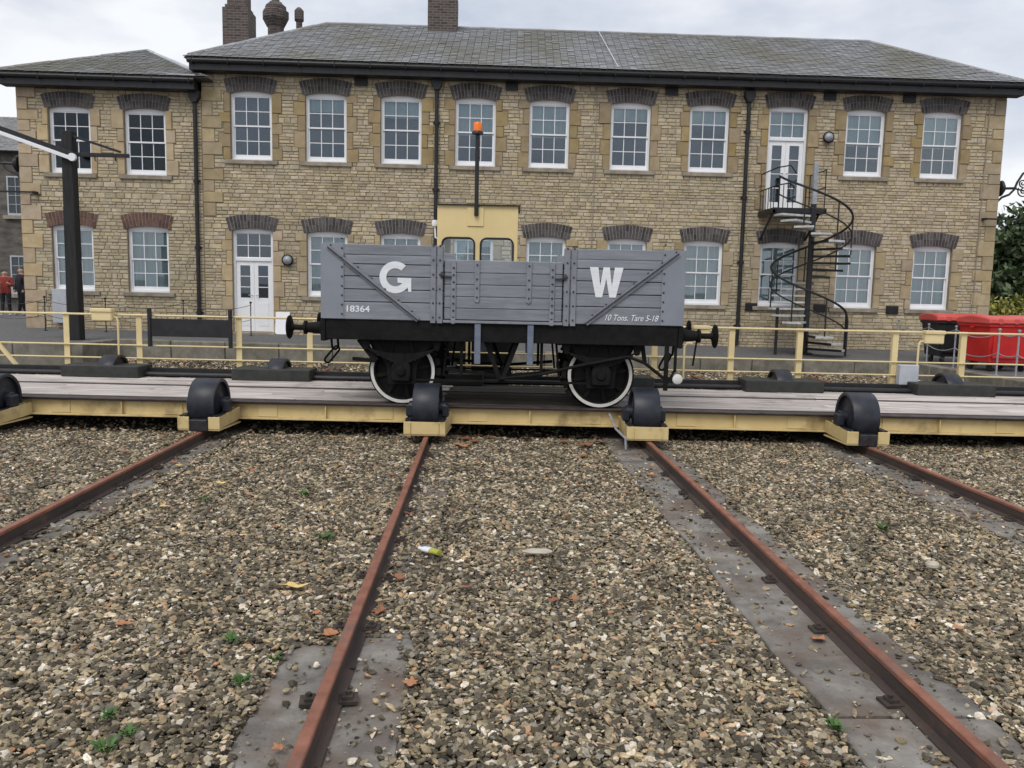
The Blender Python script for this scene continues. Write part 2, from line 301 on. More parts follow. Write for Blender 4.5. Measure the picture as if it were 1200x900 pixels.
def kerb_run(p, q, w, step):
    L = (Vector(q)-Vector(p)).length; n = max(1, round(L/step)); d = (Vector(q)-Vector(p))/n; nrm = Vector((d.y, -d.x)).normalized()*w
    for i in range(n):
        a = Vector(p)+d*i+d.normalized()*.008; b = Vector(p)+d*(i+1)-d.normalized()*.008; j = random.uniform(-.012, .012)
        za, zb = ground_z(a.x, a.y)+.025, ground_z(b.x, b.y)+.025
        pts = [a+nrm*(.5+j), b+nrm*(.5+j), b-nrm*.5, a-nrm*.5]; zz = [za, zb, zb, za]; m_ = MB()
        m_.v = [(q_.x, q_.y, -.12) for q_ in pts]+[(q_.x, q_.y, z_) for q_, z_ in zip(pts, zz)]
        m_.f = [(0, 1, 2, 3), (4, 5, 6, 7), (0, 1, 5, 4), (1, 2, 6, 5), (2, 3, 7, 6), (3, 0, 4, 7)]
        m_.build('kerb_block', 'kerb_stone', kerb, bev=.018)
kerb_run((-8.9, 20.1), (10.6, 20.1), .3, 1.3); kerb_run((10.7, 20.2), (10.7, 9), .26, 1.4)
kerb_run((-9, 18.2), (-9, 20), .3, .95); kerb_run((-16, 18.2), (-9.15, 18.2), .3, 1.2)

# ------------------------------------------------------------------ runner rails on concrete strips
RX = [-6.57, -3.67, -.73, 2.17, 5.03, 7.93]
for k, x in enumerate(RX):
    st = struct(bpy.data.objects.new('concrete_strip', None)); COL.objects.link(st); y = 1.4
    wl, wr = (.37, .39) if k < 3 else (.46, .36)
    while y < 19.5:
        L = random.uniform(1.3, 2.4); e = min(y+L, 19.7); j = [random.uniform(-.03, .03) for _ in range(4)]; zt = .022+random.uniform(-.006, .008)
        n_ = 6; poly = [(x-wl+j[0], y+.006)]+[(x+lerp(-wl, wr, i/n_)+random.uniform(-.01, .01), y+.006+random.uniform(0, .012)) for i in range(1, n_)]+[(x+wr+j[1], y+.006)]
        poly += [(x+wr+random.uniform(-.02, .02), lerp(y, e, i/5)) for i in range(1, 5)]+[(x+wr+j[2], e-.006), (x-wl+j[3], e-.006)]+[(x-wl+random.uniform(-.025, .025), lerp(e, y, i/5)) for i in range(1, 5)]
        MB().prism(poly, 'z', -.15, zt).build('slab', 'concrete', st, bev=.008); y = e
    rl = thing('runner_rail', ['rusty runner rail farthest from the red bins, beyond the black post', 'rusty runner rail next to the one with the bottle, towards the black post', 'rusty runner rail with the crushed plastic bottle lying beside it', 'rusty runner rail on wide bare concrete below the hanging cable', 'rusty runner rail next to the one below the cable, towards the red bins', 'rusty runner rail closest to the kerb under the red bins'][k], 'rail', (x, 1.5, 0), 0, 'runner rails under the traverser')
    MB().prism([(-.026, .122), (.026, .122), (.0295, .127), (.0295, .147), (.024, .152), (-.024, .152), (-.0295, .147), (-.0295, .127)], 'y', 0, 18.2).build('rail_head', 'rust_top', rl)
    MB().prism([(-.07, .026), (.07, .026), (.07, .034), (.026, .045), (.0245, .122), (-.0245, .122), (-.026, .045), (-.07, .034)], 'y', 0, 18.2).build('rail_web', 'rust_side', rl)
    y = .62
    cm = None
    while y < (13 if 0 < k < 5 else 4):
        for s in (-1, 1):
            if cm is None:
                c_ = MB().box(-.045, .045, -.05, .05, .034, .05).box(-.03, .02, -.03, .03, .05, .066); c_.lathe([(0, .084), (.014, .084), (.014, .066)], (0, 0, 0), 'z', 6); cm = c_.mesh('rail_clip')
            o = link('rail_clip', cm, 'clip', rl, loc=(s*.095, y+random.uniform(-.03, .03), -.004)); o.rotation_euler = (0, 0, random.uniform(-.15, .15)+(math.pi if s < 0 else 0))
        y += .85

# ------------------------------------------------------------------ gravel: uncountable pebbles scattered over the pit
def cover(x, y):
    for k, r in enumerate(RX):
        wl, wr = (.37, .39) if k < 3 else (.46, .36); d = x-r
        if abs(d) < .055: return 0
        if -wl-.02 < d < wr+.02:
            nn = mnoise.noise((x*2.3, y*1.7, 3)); edge = min(d+wl, wr-d); e = 1 if edge < .05+.1*nn else 0
            if k == 1: return 1 if d < 0 else max(e*.8, .05+.25*(nn > .25))
            if k == 2: return (1 if y > 4.45+.1*nn else max(.5*e, .03)) if d < 0 else ((.62+.9*nn if abs(d) > .12 else .85) if y > 4.6 else max(.5*e, .035))
            if k == 3: return max(e*.4, .025+.1*(nn > .35)) if d < 0 else max(e*.9, .06)
            if k == 4: return max(e*.8, .06+.2*(nn > .3)) if d < 0 else 1
            return .9
    return 1
pts = []; 
def scatter(y0, y1, dens, s0, s1):
    A = 0; y = y0
    while y < y1:
        dy = .25; hw0, hw1 = .66*y+.9+.05*y, .66*y+.9+.1*y; n = int((hw0+hw1)*dy*dens)
        X = rng.uniform(max(-hw0, -15.5), min(hw1, 10.55), n); Y = rng.uniform(y, min(y+dy, y1), n)
        n = len(X)
        for x, yy in zip(X, Y):
            if -9.2 > x and yy > 18: continue
            if rng.random() < cover(x, yy):
                pts.append((x, yy, max(pit_z(x, yy), .0)+rng.uniform(-.003, .016)+(.024 if min(abs(x-q_) for q_ in RX) < .42 else 0), s0+(s1-s0)*rng.random()**2.2))
        y += dy
scatter(2.5, 5.5, 3300, .0085, .0265); scatter(5.5, 8, 2700, .009, .027); scatter(8, 11.2, 1900, .011, .028); scatter(11.2, 14.5, 160, .015, .035); scatter(14.5, 19.95, 420, .016, .042)
for k, r in enumerate(RX[1:5]):
    for q in range(2600):
        yy = rng.uniform(2.6, 10.6); d = rng.uniform(-.42, .38)
        if abs(d) < .05 or mnoise.noise(((r+d)*1.6, yy*1.1, 9)) < rng.uniform(-.5, .55)*(1 if abs(d) > .11 else .3): continue
        pts.append((r+d, yy, .027, .003+.009*rng.random()**2.5))
PA = np.array(pts, np.float32)
me = bpy.data.meshes.new('gravel'); me.vertices.add(len(PA)); me.vertices.foreach_set('co', PA[:, :3].ravel())
for nm, val in (('sc', PA[:, 3]),): a = me.attributes.new(nm, 'FLOAT', 'POINT'); a.data.foreach_set('value', val)
me.update(); gravel = bpy.data.objects.new('gravel', me); COL.objects.link(gravel); me.materials.append(MATS['pebble'])
tag(gravel, 'loose tan and grey gravel covering the pit floor between the rails', 'gravel', kind='stuff')
ng = bpy.data.node_groups.new('pebbles', 'GeometryNodeTree'); ng.interface.new_socket('Geometry', in_out='INPUT', socket_type='NodeSocketGeometry'); ng.interface.new_socket('Geometry', in_out='OUTPUT', socket_type='NodeSocketGeometry')
A = ng.nodes.new; L_ = ng.links.new; gi = A('NodeGroupInput'); go = A('NodeGroupOutput')
join = A('GeometryNodeGeometryToInstance')
for q in range(5):
    ic = A('GeometryNodeMeshIcoSphere'); ic.inputs['Radius'].default_value = 1; ic.inputs['Subdivisions'].default_value = 2
    nzn = A('ShaderNodeTexNoise'); nzn.inputs['Scale'].default_value = 1.05; nzn.inputs['Detail'].default_value = 2; ps = A('GeometryNodeInputPosition')
    off = A('ShaderNodeVectorMath'); off.operation = 'ADD'; off.inputs[1].default_value = (q*9.1, q*3.3, 5); L_(ps.outputs[0], off.inputs[0]); L_(off.outputs[0], nzn.inputs['Vector'])
    sb = A('ShaderNodeVectorMath'); sb.operation = 'SUBTRACT'; sb.inputs[1].default_value = (.5, .5, .5); L_(nzn.outputs['Color'], sb.inputs[0])
    scn = A('ShaderNodeVectorMath'); scn.operation = 'SCALE'; scn.inputs['Scale'].default_value = 1.8; L_(sb.outputs[0], scn.inputs[0])
    sp_ = A('GeometryNodeSetPosition'); L_(ic.outputs[0], sp_.inputs[0]); L_(scn.outputs[0], sp_.inputs['Offset'])
    tg = A('GeometryNodeTransform'); tg.inputs['Scale'].default_value = [(1.2, .85, .42), (1.05, .8, .5), (1.45, .75, .36), (1.05, .95, .4), (1.3, .65, .5)][q]; L_(sp_.outputs[0], tg.inputs[0])
    ss = A('GeometryNodeSetShadeSmooth'); ss.inputs['Shade Smooth'].default_value = q < 2; L_(tg.outputs[0], ss.inputs[0]); sm_ = A('GeometryNodeSetMaterial'); sm_.inputs['Material'].default_value = MATS['pebble']; L_(ss.outputs[0], sm_.inputs[0]); L_(sm_.outputs[0], join.inputs[0])
iop = A('GeometryNodeInstanceOnPoints'); L_(gi.outputs[0], iop.inputs['Points']); L_(join.outputs[0], iop.inputs['Instance']); iop.inputs['Pick Instance'].default_value = True
rv = A('FunctionNodeRandomValue'); rv.data_type = 'FLOAT_VECTOR'; rv.inputs[0].default_value = (-.55, -.55, 0); rv.inputs[1].default_value = (.55, .55, 6.283); L_(rv.outputs[0], iop.inputs['Rotation'])
ri = A('FunctionNodeRandomValue'); ri.data_type = 'INT'; ri.inputs['Seed'].default_value = 5; ri.inputs[4].default_value = 0; ri.inputs[5].default_value = 4; L_(ri.outputs[2], iop.inputs['Instance Index'])
at = A('GeometryNodeInputNamedAttribute'); at.data_type = 'FLOAT'; at.inputs['Name'].default_value = 'sc'; L_(at.outputs[0], iop.inputs['Scale'])
L_(iop.outputs[0], go.inputs[0]); md = gravel.modifiers.new('pebbles', 'NODES'); md.node_group = ng

# ------------------------------------------------------------------ office building of rubble stone
def stone_face(mb, x0, x1, z0, z1, y, rot=None, proud=.02, inset=.010, j=.006):
    """one rough stone standing proud of the wall plane; rot maps (u, depth, z) to world"""
    pr = proud*random.uniform(.5, 1.15); jj = lambda: random.uniform(-j, j)
    B = [(x0, y, z0), (x1, y, z0), (x1, y, z1), (x0, y, z1)]; i = inset
    T = [(x0+i+jj(), y-pr+jj()*.5, z0+i+jj()), (x1-i+jj(), y-pr+jj()*.5, z0+i+jj()), (x1-i+jj(), y-pr+jj()*.5, z1-i+jj()), (x0+i+jj(), y-pr+jj()*.5, z1-i+jj())]
    if rot: B = [rot(p) for p in B]; T = [rot(p) for p in T]
    n = len(mb.v); mb.v += B+T
    mb.f += [(n+4, n+5, n+6, n+7), (n, n+1, n+5, n+4), (n+1, n+2, n+6, n+5), (n+2, n+3, n+7, n+6), (n+3, n, n+4, n+7)]
def rubble(parent, x0, x1, z0, z1, y, blocked, rot=None, singles=0):
    """random-coursed stones; the longest ones become objects of their own, the rest one mesh"""
    st = []; z = z0
    while z < z1-.03:
        h = random.uniform(.068, .108)
        if random.random() < .08: h = random.uniform(.12, .15)
        h = min(h, z1-z); zc = z+h/2
        iv = [(x0, x1)]
        for (a, b, c, d) in blocked:
            if c < zc < d:
                nv = []
                for p, q in iv:
                    if b <= p or a >= q: nv.append((p, q)); continue
                    if a > p: nv.append((p, a))
                    if b < q: nv.append((b, q))
                iv = nv
        for p, q in iv:
            x = p
            while x < q-.02:
                w = random.uniform(.12, .33)
                if q-x-w < .1: w = q-x
                dz = random.uniform(-.006, .006)
                st.append((x+.006, x+w-.006, z+.006, z+h-.006+dz)); x += w
        z += h
    st.sort(key=lambda s: -(s[1]-s[0])*(s[3]-s[2]))
    for s in st[:singles]:
        m_ = MB(); stone_face(m_, *s, y, rot); m_.build('stone', 'rubble', parent)
    m_ = MB()
    for s in st[singles:]: stone_face(m_, *s, y, rot)
    stuff(m_.build('rubble_stones', 'rubble', parent))
def wall_shell(parent, x0, x1, z0, z1, y, holes, th=.35):
    gx = sorted({x0, x1, *[h[0] for h in holes], *[h[1] for h in holes]}); gz = sorted({z0, z1, *[h[2] for h in holes], *[h[3] for h in holes]}); m_ = MB()
    for a, b in zip(gx, gx[1:]):
        for c, d in zip(gz, gz[1:]):
            xm, zm = (a+b)/2, (c+d)/2
            if any(h[0] < xm < h[1] and h[2] < zm < h[3] for h in holes): continue
            m_.quad((a, y, c), (b, y, c), (b, y, d), (a, y, d)); m_.quad((a, y+th, c), (a, y+th, d), (b, y+th, d), (b, y+th, c))
    for a, b, c, d in holes:
        m_.quad((a, y, c), (a, y, d), (a, y+th, d), (a, y+th, c)); m_.quad((b, y, c), (b, y+th, c), (b, y+th, d), (b, y, d))
        m_.quad((a, y, c), (a, y+th, c), (b, y+th, c), (b, y, c)); m_.quad((a, y, d), (b, y, d), (b, y+th, d), (a, y+th, d))
    return m_.build('wall', 'mortar', parent)
PANE = {}
def pane_mesh(w, h):
    k = (round(w, 3), round(h, 3))
    if k not in PANE: PANE[k] = MB().box(-w/2, w/2, -.002, .002, -h/2, h/2).mesh('pane')
    return PANE[k]
def bars(parent, name, x0, x1, z0, z1, y, cols_, rows, st, bot, top, bw=.020, th=.035, mt='white_paint'):
    """glazed frame with real glazing bars; returns (mesh object, pane list)"""
    m_ = MB(); y1 = y+th
    m_.box(x0, x0+st, y, y1, z0, z1); m_.box(x1-st, x1, y, y1, z0, z1); m_.box(x0+st, x1-st, y, y1, z0, z0+bot); m_.box(x0+st, x1-st, y, y1, z1-top, z1)
    a, b, c, d = x0+st, x1-st, z0+bot, z1-top
    for i in range(1, cols_): xx = lerp(a, b, i/cols_); m_.box(xx-bw/2, xx+bw/2, y+.004, y1-.004, c, d)
    for i in range(1, rows):
        zz = lerp(c, d, i/rows)
        for k in range(cols_):
            xa = lerp(a, b, k/cols_)+(bw/2 if k else 0); xb = lerp(a, b, (k+1)/cols_)-(bw/2 if k < cols_-1 else 0)
            m_.box(xa, xb, y+.004, y1-.004, zz-bw/2, zz+bw/2)
    o = m_.build(name, mt, parent)
    pw, ph = (b-a)/cols_, (d-c)/rows
    return o, [(a+(i+.5)*pw, y+th/2, c+(k+.5)*ph) for i in range(cols_) for k in range(rows)], pw, ph
def add_panes(parent, ps, pw, ph, gm='glass'):
    me = pane_mesh(pw, ph) if gm == 'glass' else MB().box(-pw/2, pw/2, -.002, .002, -ph/2, ph/2).mesh('pane')
    for p in ps: 
        o = link('pane', me, gm, parent, loc=p); o.rotation_euler = (random.uniform(-.006, .006), 0, random.uniform(-.008, .008))
def arch(bd, xc, w, zs, rise, m_, y=D):
    """segmental arch of two rings of bricks over an opening; zs = crown of the opening"""
    hw = w/2+.07; R_ = (hw*hw+rise*rise)/(2*rise); zc = zs-R_; a_ = math.asin(hw/R_); n = 15; o = MB(); bk = MB()
    P = lambda a, r: (xc+r*math.sin(a), zc+r*math.cos(a))
    for ring in range(2):
        r0, r1 = R_+.005+ring*.185, R_+.18+ring*.185
        for i in range(n):
            a0, a1 = lerp(-a_, a_, (i+.1)/n), lerp(-a_, a_, (i+.9)/n)
            o.prism([P(a0, r0), P(a1, r0), P(a1, r1), P(a0, r1)], 'y', y-.034-random.uniform(0, .007), y+.10)
    bk.prism([P(lerp(-a_, a_, i/12), R_+.001) for i in range(13)]+[P(lerp(a_, -a_, i/12), R_+.366) for i in range(13)], 'y', y-.026, y+.09)
    p = bk.build('arch', 'arch_mortar', bd); stuff(o.build('arch_bricks', m_, p)); return R_, zc, a_
def opening(bd, spec):
    xc, z0, z1, w = spec['x'], spec['z0'], spec['z1'], spec.get('w', 1.09); x0, x1 = xc-w/2, xc+w/2; rise = .085
    R_, zc, a_ = arch(bd, xc, w, z1, rise, spec['arch'])
    zh = z1-.125; head = [(x0, zh), (x1, zh)]+[(xc+(w/2)*math.cos(t_*math.pi/10*1.0) if 0 else lerp(x1, x0, t_/10), zc+math.sqrt(R_*R_-(lerp(x1, x0, t_/10)-xc)**2)) for t_ in range(11)]
    yf = D+.085
    if not spec.get('door'):
        f = MB().prism(head, 'y', yf, yf+.09).box(x0, x0+.05, yf, yf+.09, z0+.05, zh).box(x1-.05, x1, yf, yf+.09, z0+.05, zh).box(x0, x1, yf-.01, yf+.09, z0, z0+.05).build('window', 'white_paint', bd)
        zm = lerp(z0+.05, zh, .525)
        us, ps, pw, ph = bars(f, 'upper_sash', x0+.05, x1-.05, zm-.02, zh, yf+.015, 3, 2, .035, .04, .03); add_panes(f, ps, pw, ph, spec.get('glass', 'glass'))
        lo_, ps, pw, ph = bars(f, 'lower_sash', x0+.05, x1-.05, z0+.05, zm+.02, yf+.052, 3, 2, .035, .105, .04); add_panes(f, ps, pw, ph, spec.get('glass', 'glass'))
        s = spec.get('blind', 0)
        if s: MB().box(x0+.02, x1-.02, D+.21, D+.225, lerp(zh, z0, s), zh+.05).build('blind', spec.get('bm', 'blind'), f)
        MB().box(x0-.15, x1+.15, D-.075, D+.09, z0-.115, z0-.004).build('sill', 'sill_stone', f, bev=.012)
    else:
        zf = spec['zf']; f = MB().prism(head, 'y', yf, yf+.1).box(x0, x0+.06, yf, yf+.1, z0, zh).box(x1-.06, x1, yf, yf+.1, z0, zh).box(x0+.06, x1-.06, yf-.008, yf+.1, zf-.04, zf+.04).build('door_frame', 'white_paint', bd)
        fl, ps, pw, ph = bars(f, 'fanlight', x0+.06, x1-.06, zf+.04, zh, yf+.03, 3, 2, .025, .025, .02); add_panes(f, ps, pw, ph)
        if spec.get('blind'): MB().box(x0+.02, x1-.02, D+.24, D+.25, zf, zh+.05).build('blind', 'blind', f)
        for s in (-1, 1):
            a, b = (x0+.064, xc-.003) if s < 0 else (xc+.003, x1-.064); zg = z0+spec['panel']
            dl, ps, pw, ph = bars(bd, 'door_leaf', a, b, z0+.01, zf-.044, yf+.03, 1, spec['rows'], .105, spec['panel'], .12, th=.05); add_panes(dl, ps, pw, ph)
            if spec['panel'] > .4: MB().box(a+.1, b-.1, yf+.022, yf+.03, z0+.16, z0+spec['panel']-.12).build('panel', 'white_paint', dl, bev=.006)
            hx = xc+s*.055; MB().tube([(hx, yf+.03, z0+1.0), (hx, yf-.03, z0+1.0), (hx+s*.09, yf-.035, z0+1.0)], .011, 6).build('handle', 'galv', dl)
        MB().box(x0-.1, x1+.1, D-.3, D+.2, z0-.14, z0-.004).build('step', 'sill_stone', f, bev=.01)
    # alternating jamb stones on both sides
    z = z0; k = random.randrange(2); out_ = []
    while z < z1-.12 and spec.get('jambs', 1):
        h = min(random.uniform(.26, .46), z1-.05-z)
        if z1-.05-z-h < .15: h = z1-.05-z
        for s in (-1, 1):
            ww = (.29 if (k+(s > 0)) % 2 else .18)+random.uniform(-.03, .04)
            a, b = (x0-ww, x0) if s < 0 else (x1, x1+ww); out_.append((a, b, z, z+h))
        z += h; k += 1
    for q in out_:
        m_ = MB(); a, b, c, d = q; stone_face(m_, a+.004, b-.004, c+.004, d-.004, D, None, .036, .007, .002); m_.build('jamb_stone', spec.get('jm', 'jamb'), bd)
    blk = out_+[(x0, x1, z0, z1), (x0-.15, x1+.15, z0-.115, z0), (x0-.09, x1+.09, z1-.12, z1+.30)]
    return (x0, x1, z0-.0, z1), blk
def quoins(bd, x, s, z0, z1, m_, y=D, rot=None):
    z = z0; k = 0; res = []
    while z < z1-.1:
        h = min(random.uniform(.26, .42), z1-z); w = (.52 if k % 2 else .3)+random.uniform(-.04, .05); a, b = (x, x+w) if s > 0 else (x-w, x)
        q = MB(); stone_face(q, a+.004, b-.004, z+.004, z+h-.004, y, rot, .034, .007, .002); q.build('quoin_stone', m_, bd); res.append((a, b, z, z+h)); z += h; k += 1
    return res
def slates(parent, e0, e1, t1, t0, name='slates'):
    e0, e1, t1, t0 = map(Vector, (e0, e1, t1, t0)); m_ = MB(); nrm = (e1-e0).cross(t0-e0).normalized()
    if nrm.z < 0: nrm = -nrm
    up = (t0+t1)/2-(e0+e1)/2; ax_ = (e1-e0).normalized(); L = abs((up-ax_*up.dot(ax_)).length); n = max(2, int(L/.135)); dv = 1/n
    for k in range(n):
        v = k*dv; A_, B_ = e0.lerp(t0, v), e1.lerp(t1, v); C_, E_ = e0.lerp(t0, min(v+1.3*dv, 1)), e1.lerp(t1, min(v+1.3*dv, 1)); W_ = (B_-A_).length
        u = -(k % 2)*.1
        while u < W_:
            a, b = max(u, 0), min(u+.198, W_)
            if b-a > .03:
                p0, p1 = A_+ax_*a, A_+ax_*b; sl_ = (t0-e0)-ax_*(t0-e0).dot(ax_); sl_ = sl_*(1.3*dv if v+1.3*dv < 1 else 1-v)
                r = random.uniform(0, .008); lo = nrm*(.03+r); hi = nrm*(.006+r); d_ = ax_*.004; dn = sl_.normalized()*random.uniform(-.008, .008)
                uc, ue = max(0, (C_-A_).dot(ax_)), W_-max(0, (B_-E_).dot(ax_)); p2, p3 = A_+ax_*max(min(b, ue), uc), A_+ax_*min(max(a, uc), ue)
                P = [p0+lo+d_+dn, p1+lo-d_+dn, p2+sl_+hi-d_, p3+sl_+hi+d_]; q = len(m_.v); m_.v += [tuple(x) for x in P]+[tuple(P[0]-nrm*.012), tuple(P[1]-nrm*.012)]
                m_.f += [(q, q+1, q+2, q+3), (q+4, q+5, q+1, q)]
            u += .20
    me = bpy.data.meshes.new(name); me.from_pydata(m_.v, [], m_.f); return stuff(link(name, me, 'slate', parent))
def gutter(bd, x0, x1, z, y, ret0=0, ret1=0):
    m_ = MB().box(x0, x1, y+.10, D-.03, z-.30, z-.05)                       # boxed eaves board
    m_.tube([(x0-.03, y+.06, z-.07), (x1+.03, y+.06, z-.07)], .068, 8)
    n = int((x1-x0)/.9)
    for i in range(n+1): xx = lerp(x0+.1, x1-.1, i/max(n, 1)); m_.box(xx-.012, xx+.012, y-.012, y+.1, z-.16, z-.02)
    m_.build('gutter', 'black_paint', bd, bev=.008)
def downpipe(bd, x, z0, z1, y=D-.09):
    m_ = MB().tube([(x, y, z0), (x, y, z1)], .052, 10)
    for zz in np.arange(z0+.5, z1-.4, 1.75): m_.tube([(x, y, zz), (x, y, zz+.1)], .068, 10); m_.box(x-.1, x+.1, y+.03, y+.06, zz+.03, zz+.07)
    p = m_.build('downpipe', 'black_paint', bd, smooth=True)
    MB().prism([(-.14, z1+.28), (.14, z1+.28), (.14, z1+.12), (.06, z1-.02), (-.06, z1-.02), (-.14, z1+.12)], 'y', y-.1, y+.085).build('hopper', 'black_paint', p, bev=.01).location = (x, 0, 0)

# main block
bd = thing('office_building', 'long two storey rubble stone office building with slate hipped roof and white sash windows', 'building', (0, 0, 0))
X0, X1, ZB, ZE, YB = -7.6, 14.2, .45, 7.62, 28.4
UP = [(-6.30, 0), (-4.32, .2), (-2.32, .26), (-.33, .5), (1.66, .5), (3.87, .2), (6.02, .24), (10.33, .5), (12.47, .5)]
LO = [-4.30, -2.32, -.33, 1.66, 3.88, 6.02, 8.15, 10.31, 12.47]
holes, blk = [], []
for x, s in UP: h, b = opening(bd, dict(x=x, z0=5.40, z1=7.20, arch='dark_brick', blind=s)); holes.append(h); blk += b
for x in LO: h, b = opening(bd, dict(x=x, z0=1.80, z1=3.57, arch='dark_brick', blind=1, bm='curtain', jm='jamb_soft')); holes.append(h); blk += b
h, b = opening(bd, dict(x=-6.31, z0=.80, z1=3.60, zf=2.77, door=1, arch='dark_brick', rows=3, panel=.92, jm='jamb_pale')); holes.append(h); blk += b
h, b = opening(bd, dict(x=8.19, z0=4.44, z1=7.22, zf=6.36, door=1, arch='dark_brick', rows=4, panel=.22, blind=1)); holes.append(h); blk += b
blk += quoins(bd, X1, -1, ZB, ZE, 'jamb_soft')
blk += quoins(bd, X0, 1, 3.9, ZE-.4, 'jamb_soft')
wall_shell(bd, X0, X1, ZB, ZE, D, holes)
rubble(bd, X0, X1, ZB, ZE, D, blk, None, 260)
rr = lambda p: (X1-(p[1]-D), p[0], p[2])                                     # right-hand gable wall
rubble(bd, D+.01, YB, ZB, ZE, D, [], rr)
w_ = MB(); w_.box(X1-.35, X1-.002, D+.352, YB, ZB, ZE).box(X0+.002, X0+.35, D+.352, YB, ZB, ZE).box(X0+.36, X1-.36, YB-.35, YB-.002, ZB, ZE).build('wall', 'mortar', bd)
MB().box(X0+.36, X1-.36, D+.36, YB-.36, 4.0, 4.3).box(X0+.36, X1-.36, D+.36, YB-.36, ZB, .7).box(X0+.36, X1-.36, D+3.2, D+3.3, .7, 4.0).box(X0+.36, X1-.36, D+3.2, D+3.3, 4.3, 7.5).build('floor', 'room', bd)
ex0, ex1, ey, ez, by, rz_ = -7.88, 14.55, 22.02, 7.90, 28.9, 9.86; ry = 25.45; ra, rb = -4.85, 11.6
rf = MB(); rf.v = [(ex0, ey, ez), (ex1, ey, ez), (ex1, by, ez), (ex0, by, ez), (ra, ry, rz_), (rb, ry, rz_)]; rf.v = [(x, y, z-.02) for x, y, z in rf.v]
rf.f = [(0, 1, 5, 4), (1, 2, 5), (2, 3, 4, 5), (3, 0, 4), (0, 3, 2, 1)]; roof = rf.build('roof', 'roof_under', bd)
slates(roof, (ex0, ey, ez), (ex1, ey, ez), (rb, ry, rz_), (ra, ry, rz_)); slates(roof, (ex1, ey, ez), (ex1, by, ez), (rb, ry, rz_), (rb, ry, rz_)); slates(roof, (ex0, by, ez), (ex0, ey, ez), (ra, ry, rz_), (ra, ry, rz_))
def ridge(p, q, m_='slate', r=.05):
    p, q = Vector(p), Vector(q); n = max(1, int((q-p).length/.45)); o = MB()
    for i in range(n): a, b = p.lerp(q, i/n), p.lerp(q, (i+.995)/n); o.tube([a, b], r+random.uniform(-.006, .006), 8)
    return o.build('ridge_tiles', m_, roof)
ridge((ra, ry, rz_+.02), (rb, ry, rz_+.02)); ridge((ex0+.1, ey+.1, ez+.06), (ra, ry, rz_+.02)); ridge((ex1-.1, ey+.1, ez+.06), (rb, ry, rz_+.02))
MB().bar((3.28, ry-.05, rz_+.05), (3.42, ey+.12, ez+.105), .03, .012).build('lead_strip', 'lead', roof)
gutter(bd, ex0+.1, ex1-.1, ez, ey)
def chimney(parent, x0, x1, y0, y1, tiers, pots=()):
    m_ = MB()
    for a, za, zb in tiers: m_.box(x0-a, x1+a, y0-a, y1+a, za, zb)
    c = m_.build('chimney', 'chimney_brick', parent)
    for px_, py_, zz in pots: MB().lathe([(.1, 0), (.13, .05), (.13, .12), (.1, .2), (.09, .5), (.13, .55), (.13, .62), (.08, .62)], (px_, py_, zz), 'z', 12).build('chimney_pot', 'chimney_brick', c, smooth=True)
    return c
chimney(roof, -7.62, -7.10, 24.9, 25.5, [(.11, 7.9, 10.05), (.05, 10.05, 10.15), (0, 10.15, 12.2), (.08, 12.2, 12.5)], [(-7.36, 25.2, 12.5)])
chimney(roof, -1.76, -1.02, 25.05, 25.85, [(.06, 9.3, 10.72), (.0, 10.72, 12.1), (.1, 12.1, 12.4)], [(-1.4, 25.4, 12.4)])
oc = MB().lathe([(.26, 8.5), (.26, 10.35), (.3, 10.4), (.42, 10.62), (.42, 10.84), (.34, 10.9), (.34, 11.0), (.22, 11.1), (.2, 11.14)], (-6.9, 27.6, 0), 'z', 8).build('chimney', 'chimney_brick', roof)
MB().lathe([(.13, 11.1), (.12, 11.3), (.17, 11.36), (.17, 11.6), (.1, 11.7)], (-6.9, 27.6, 0), 'z', 12).build('chimney_pot', 'chimney_brick', oc, smooth=True)
MB().lathe([(.1, 9.3), (.1, 10.55), (.15, 10.6), (.15, 10.9), (.06, 11.0)], (-6.15, 27.6, 0), 'z', 12).build('roof_vent', 'chimney_brick', roof, smooth=True)
downpipe(bd, -1.37, .7, 7.35); downpipe(bd, 7.05, .7, 7.28)
for x in (-3.39, .63, 4.94, 9.27, 11.47):
    v_ = MB().box(x-.17, x+.17, D-.06, D-.002, 7.40, 7.62); [v_.box(x-.14, x+.14, D-.075, D-.06, zz, zz+.02) for zz in (7.44, 7.49, 7.54)]; v_.build('air_vent', 'black_paint', bd)
for x in (7.42, 9.36, 11.42):
    v_ = MB().box(x-.17, x+.17, D-.05, D-.002, 1.66, 1.88); [v_.box(x-.14, x+.14, D-.062, D-.05, zz, zz+.025) for zz in (1.69, 1.75, 1.81)]; v_.build('air_vent', 'black_paint', bd)
for x, z in ((-5.35, 2.77), (9.27, 6.41)):
    l_ = MB().lathe([(0, -.06), (.15, -.06), (.16, -.1), (.13, -.13), (.12, -.11)], (x, D-.02, z), 'y', 18).build('bulkhead_lamp', 'black_paint', bd, smooth=True)
    MB().lathe([(.125, -.11), (.1, -.17), (.05, -.2), (0, -.205)], (x, D-.02, z), 'y', 16).build('lens', 'galv', l_, smooth=True)
for x, z1 in ((2.9, 7.6), (13.7, 7.6)): MB().bar((x, D-.045, .8), (x+.02, D-.045, z1), .022, .012, (0, 1, 0)).build('conductor_strip', 'sill_stone', bd)

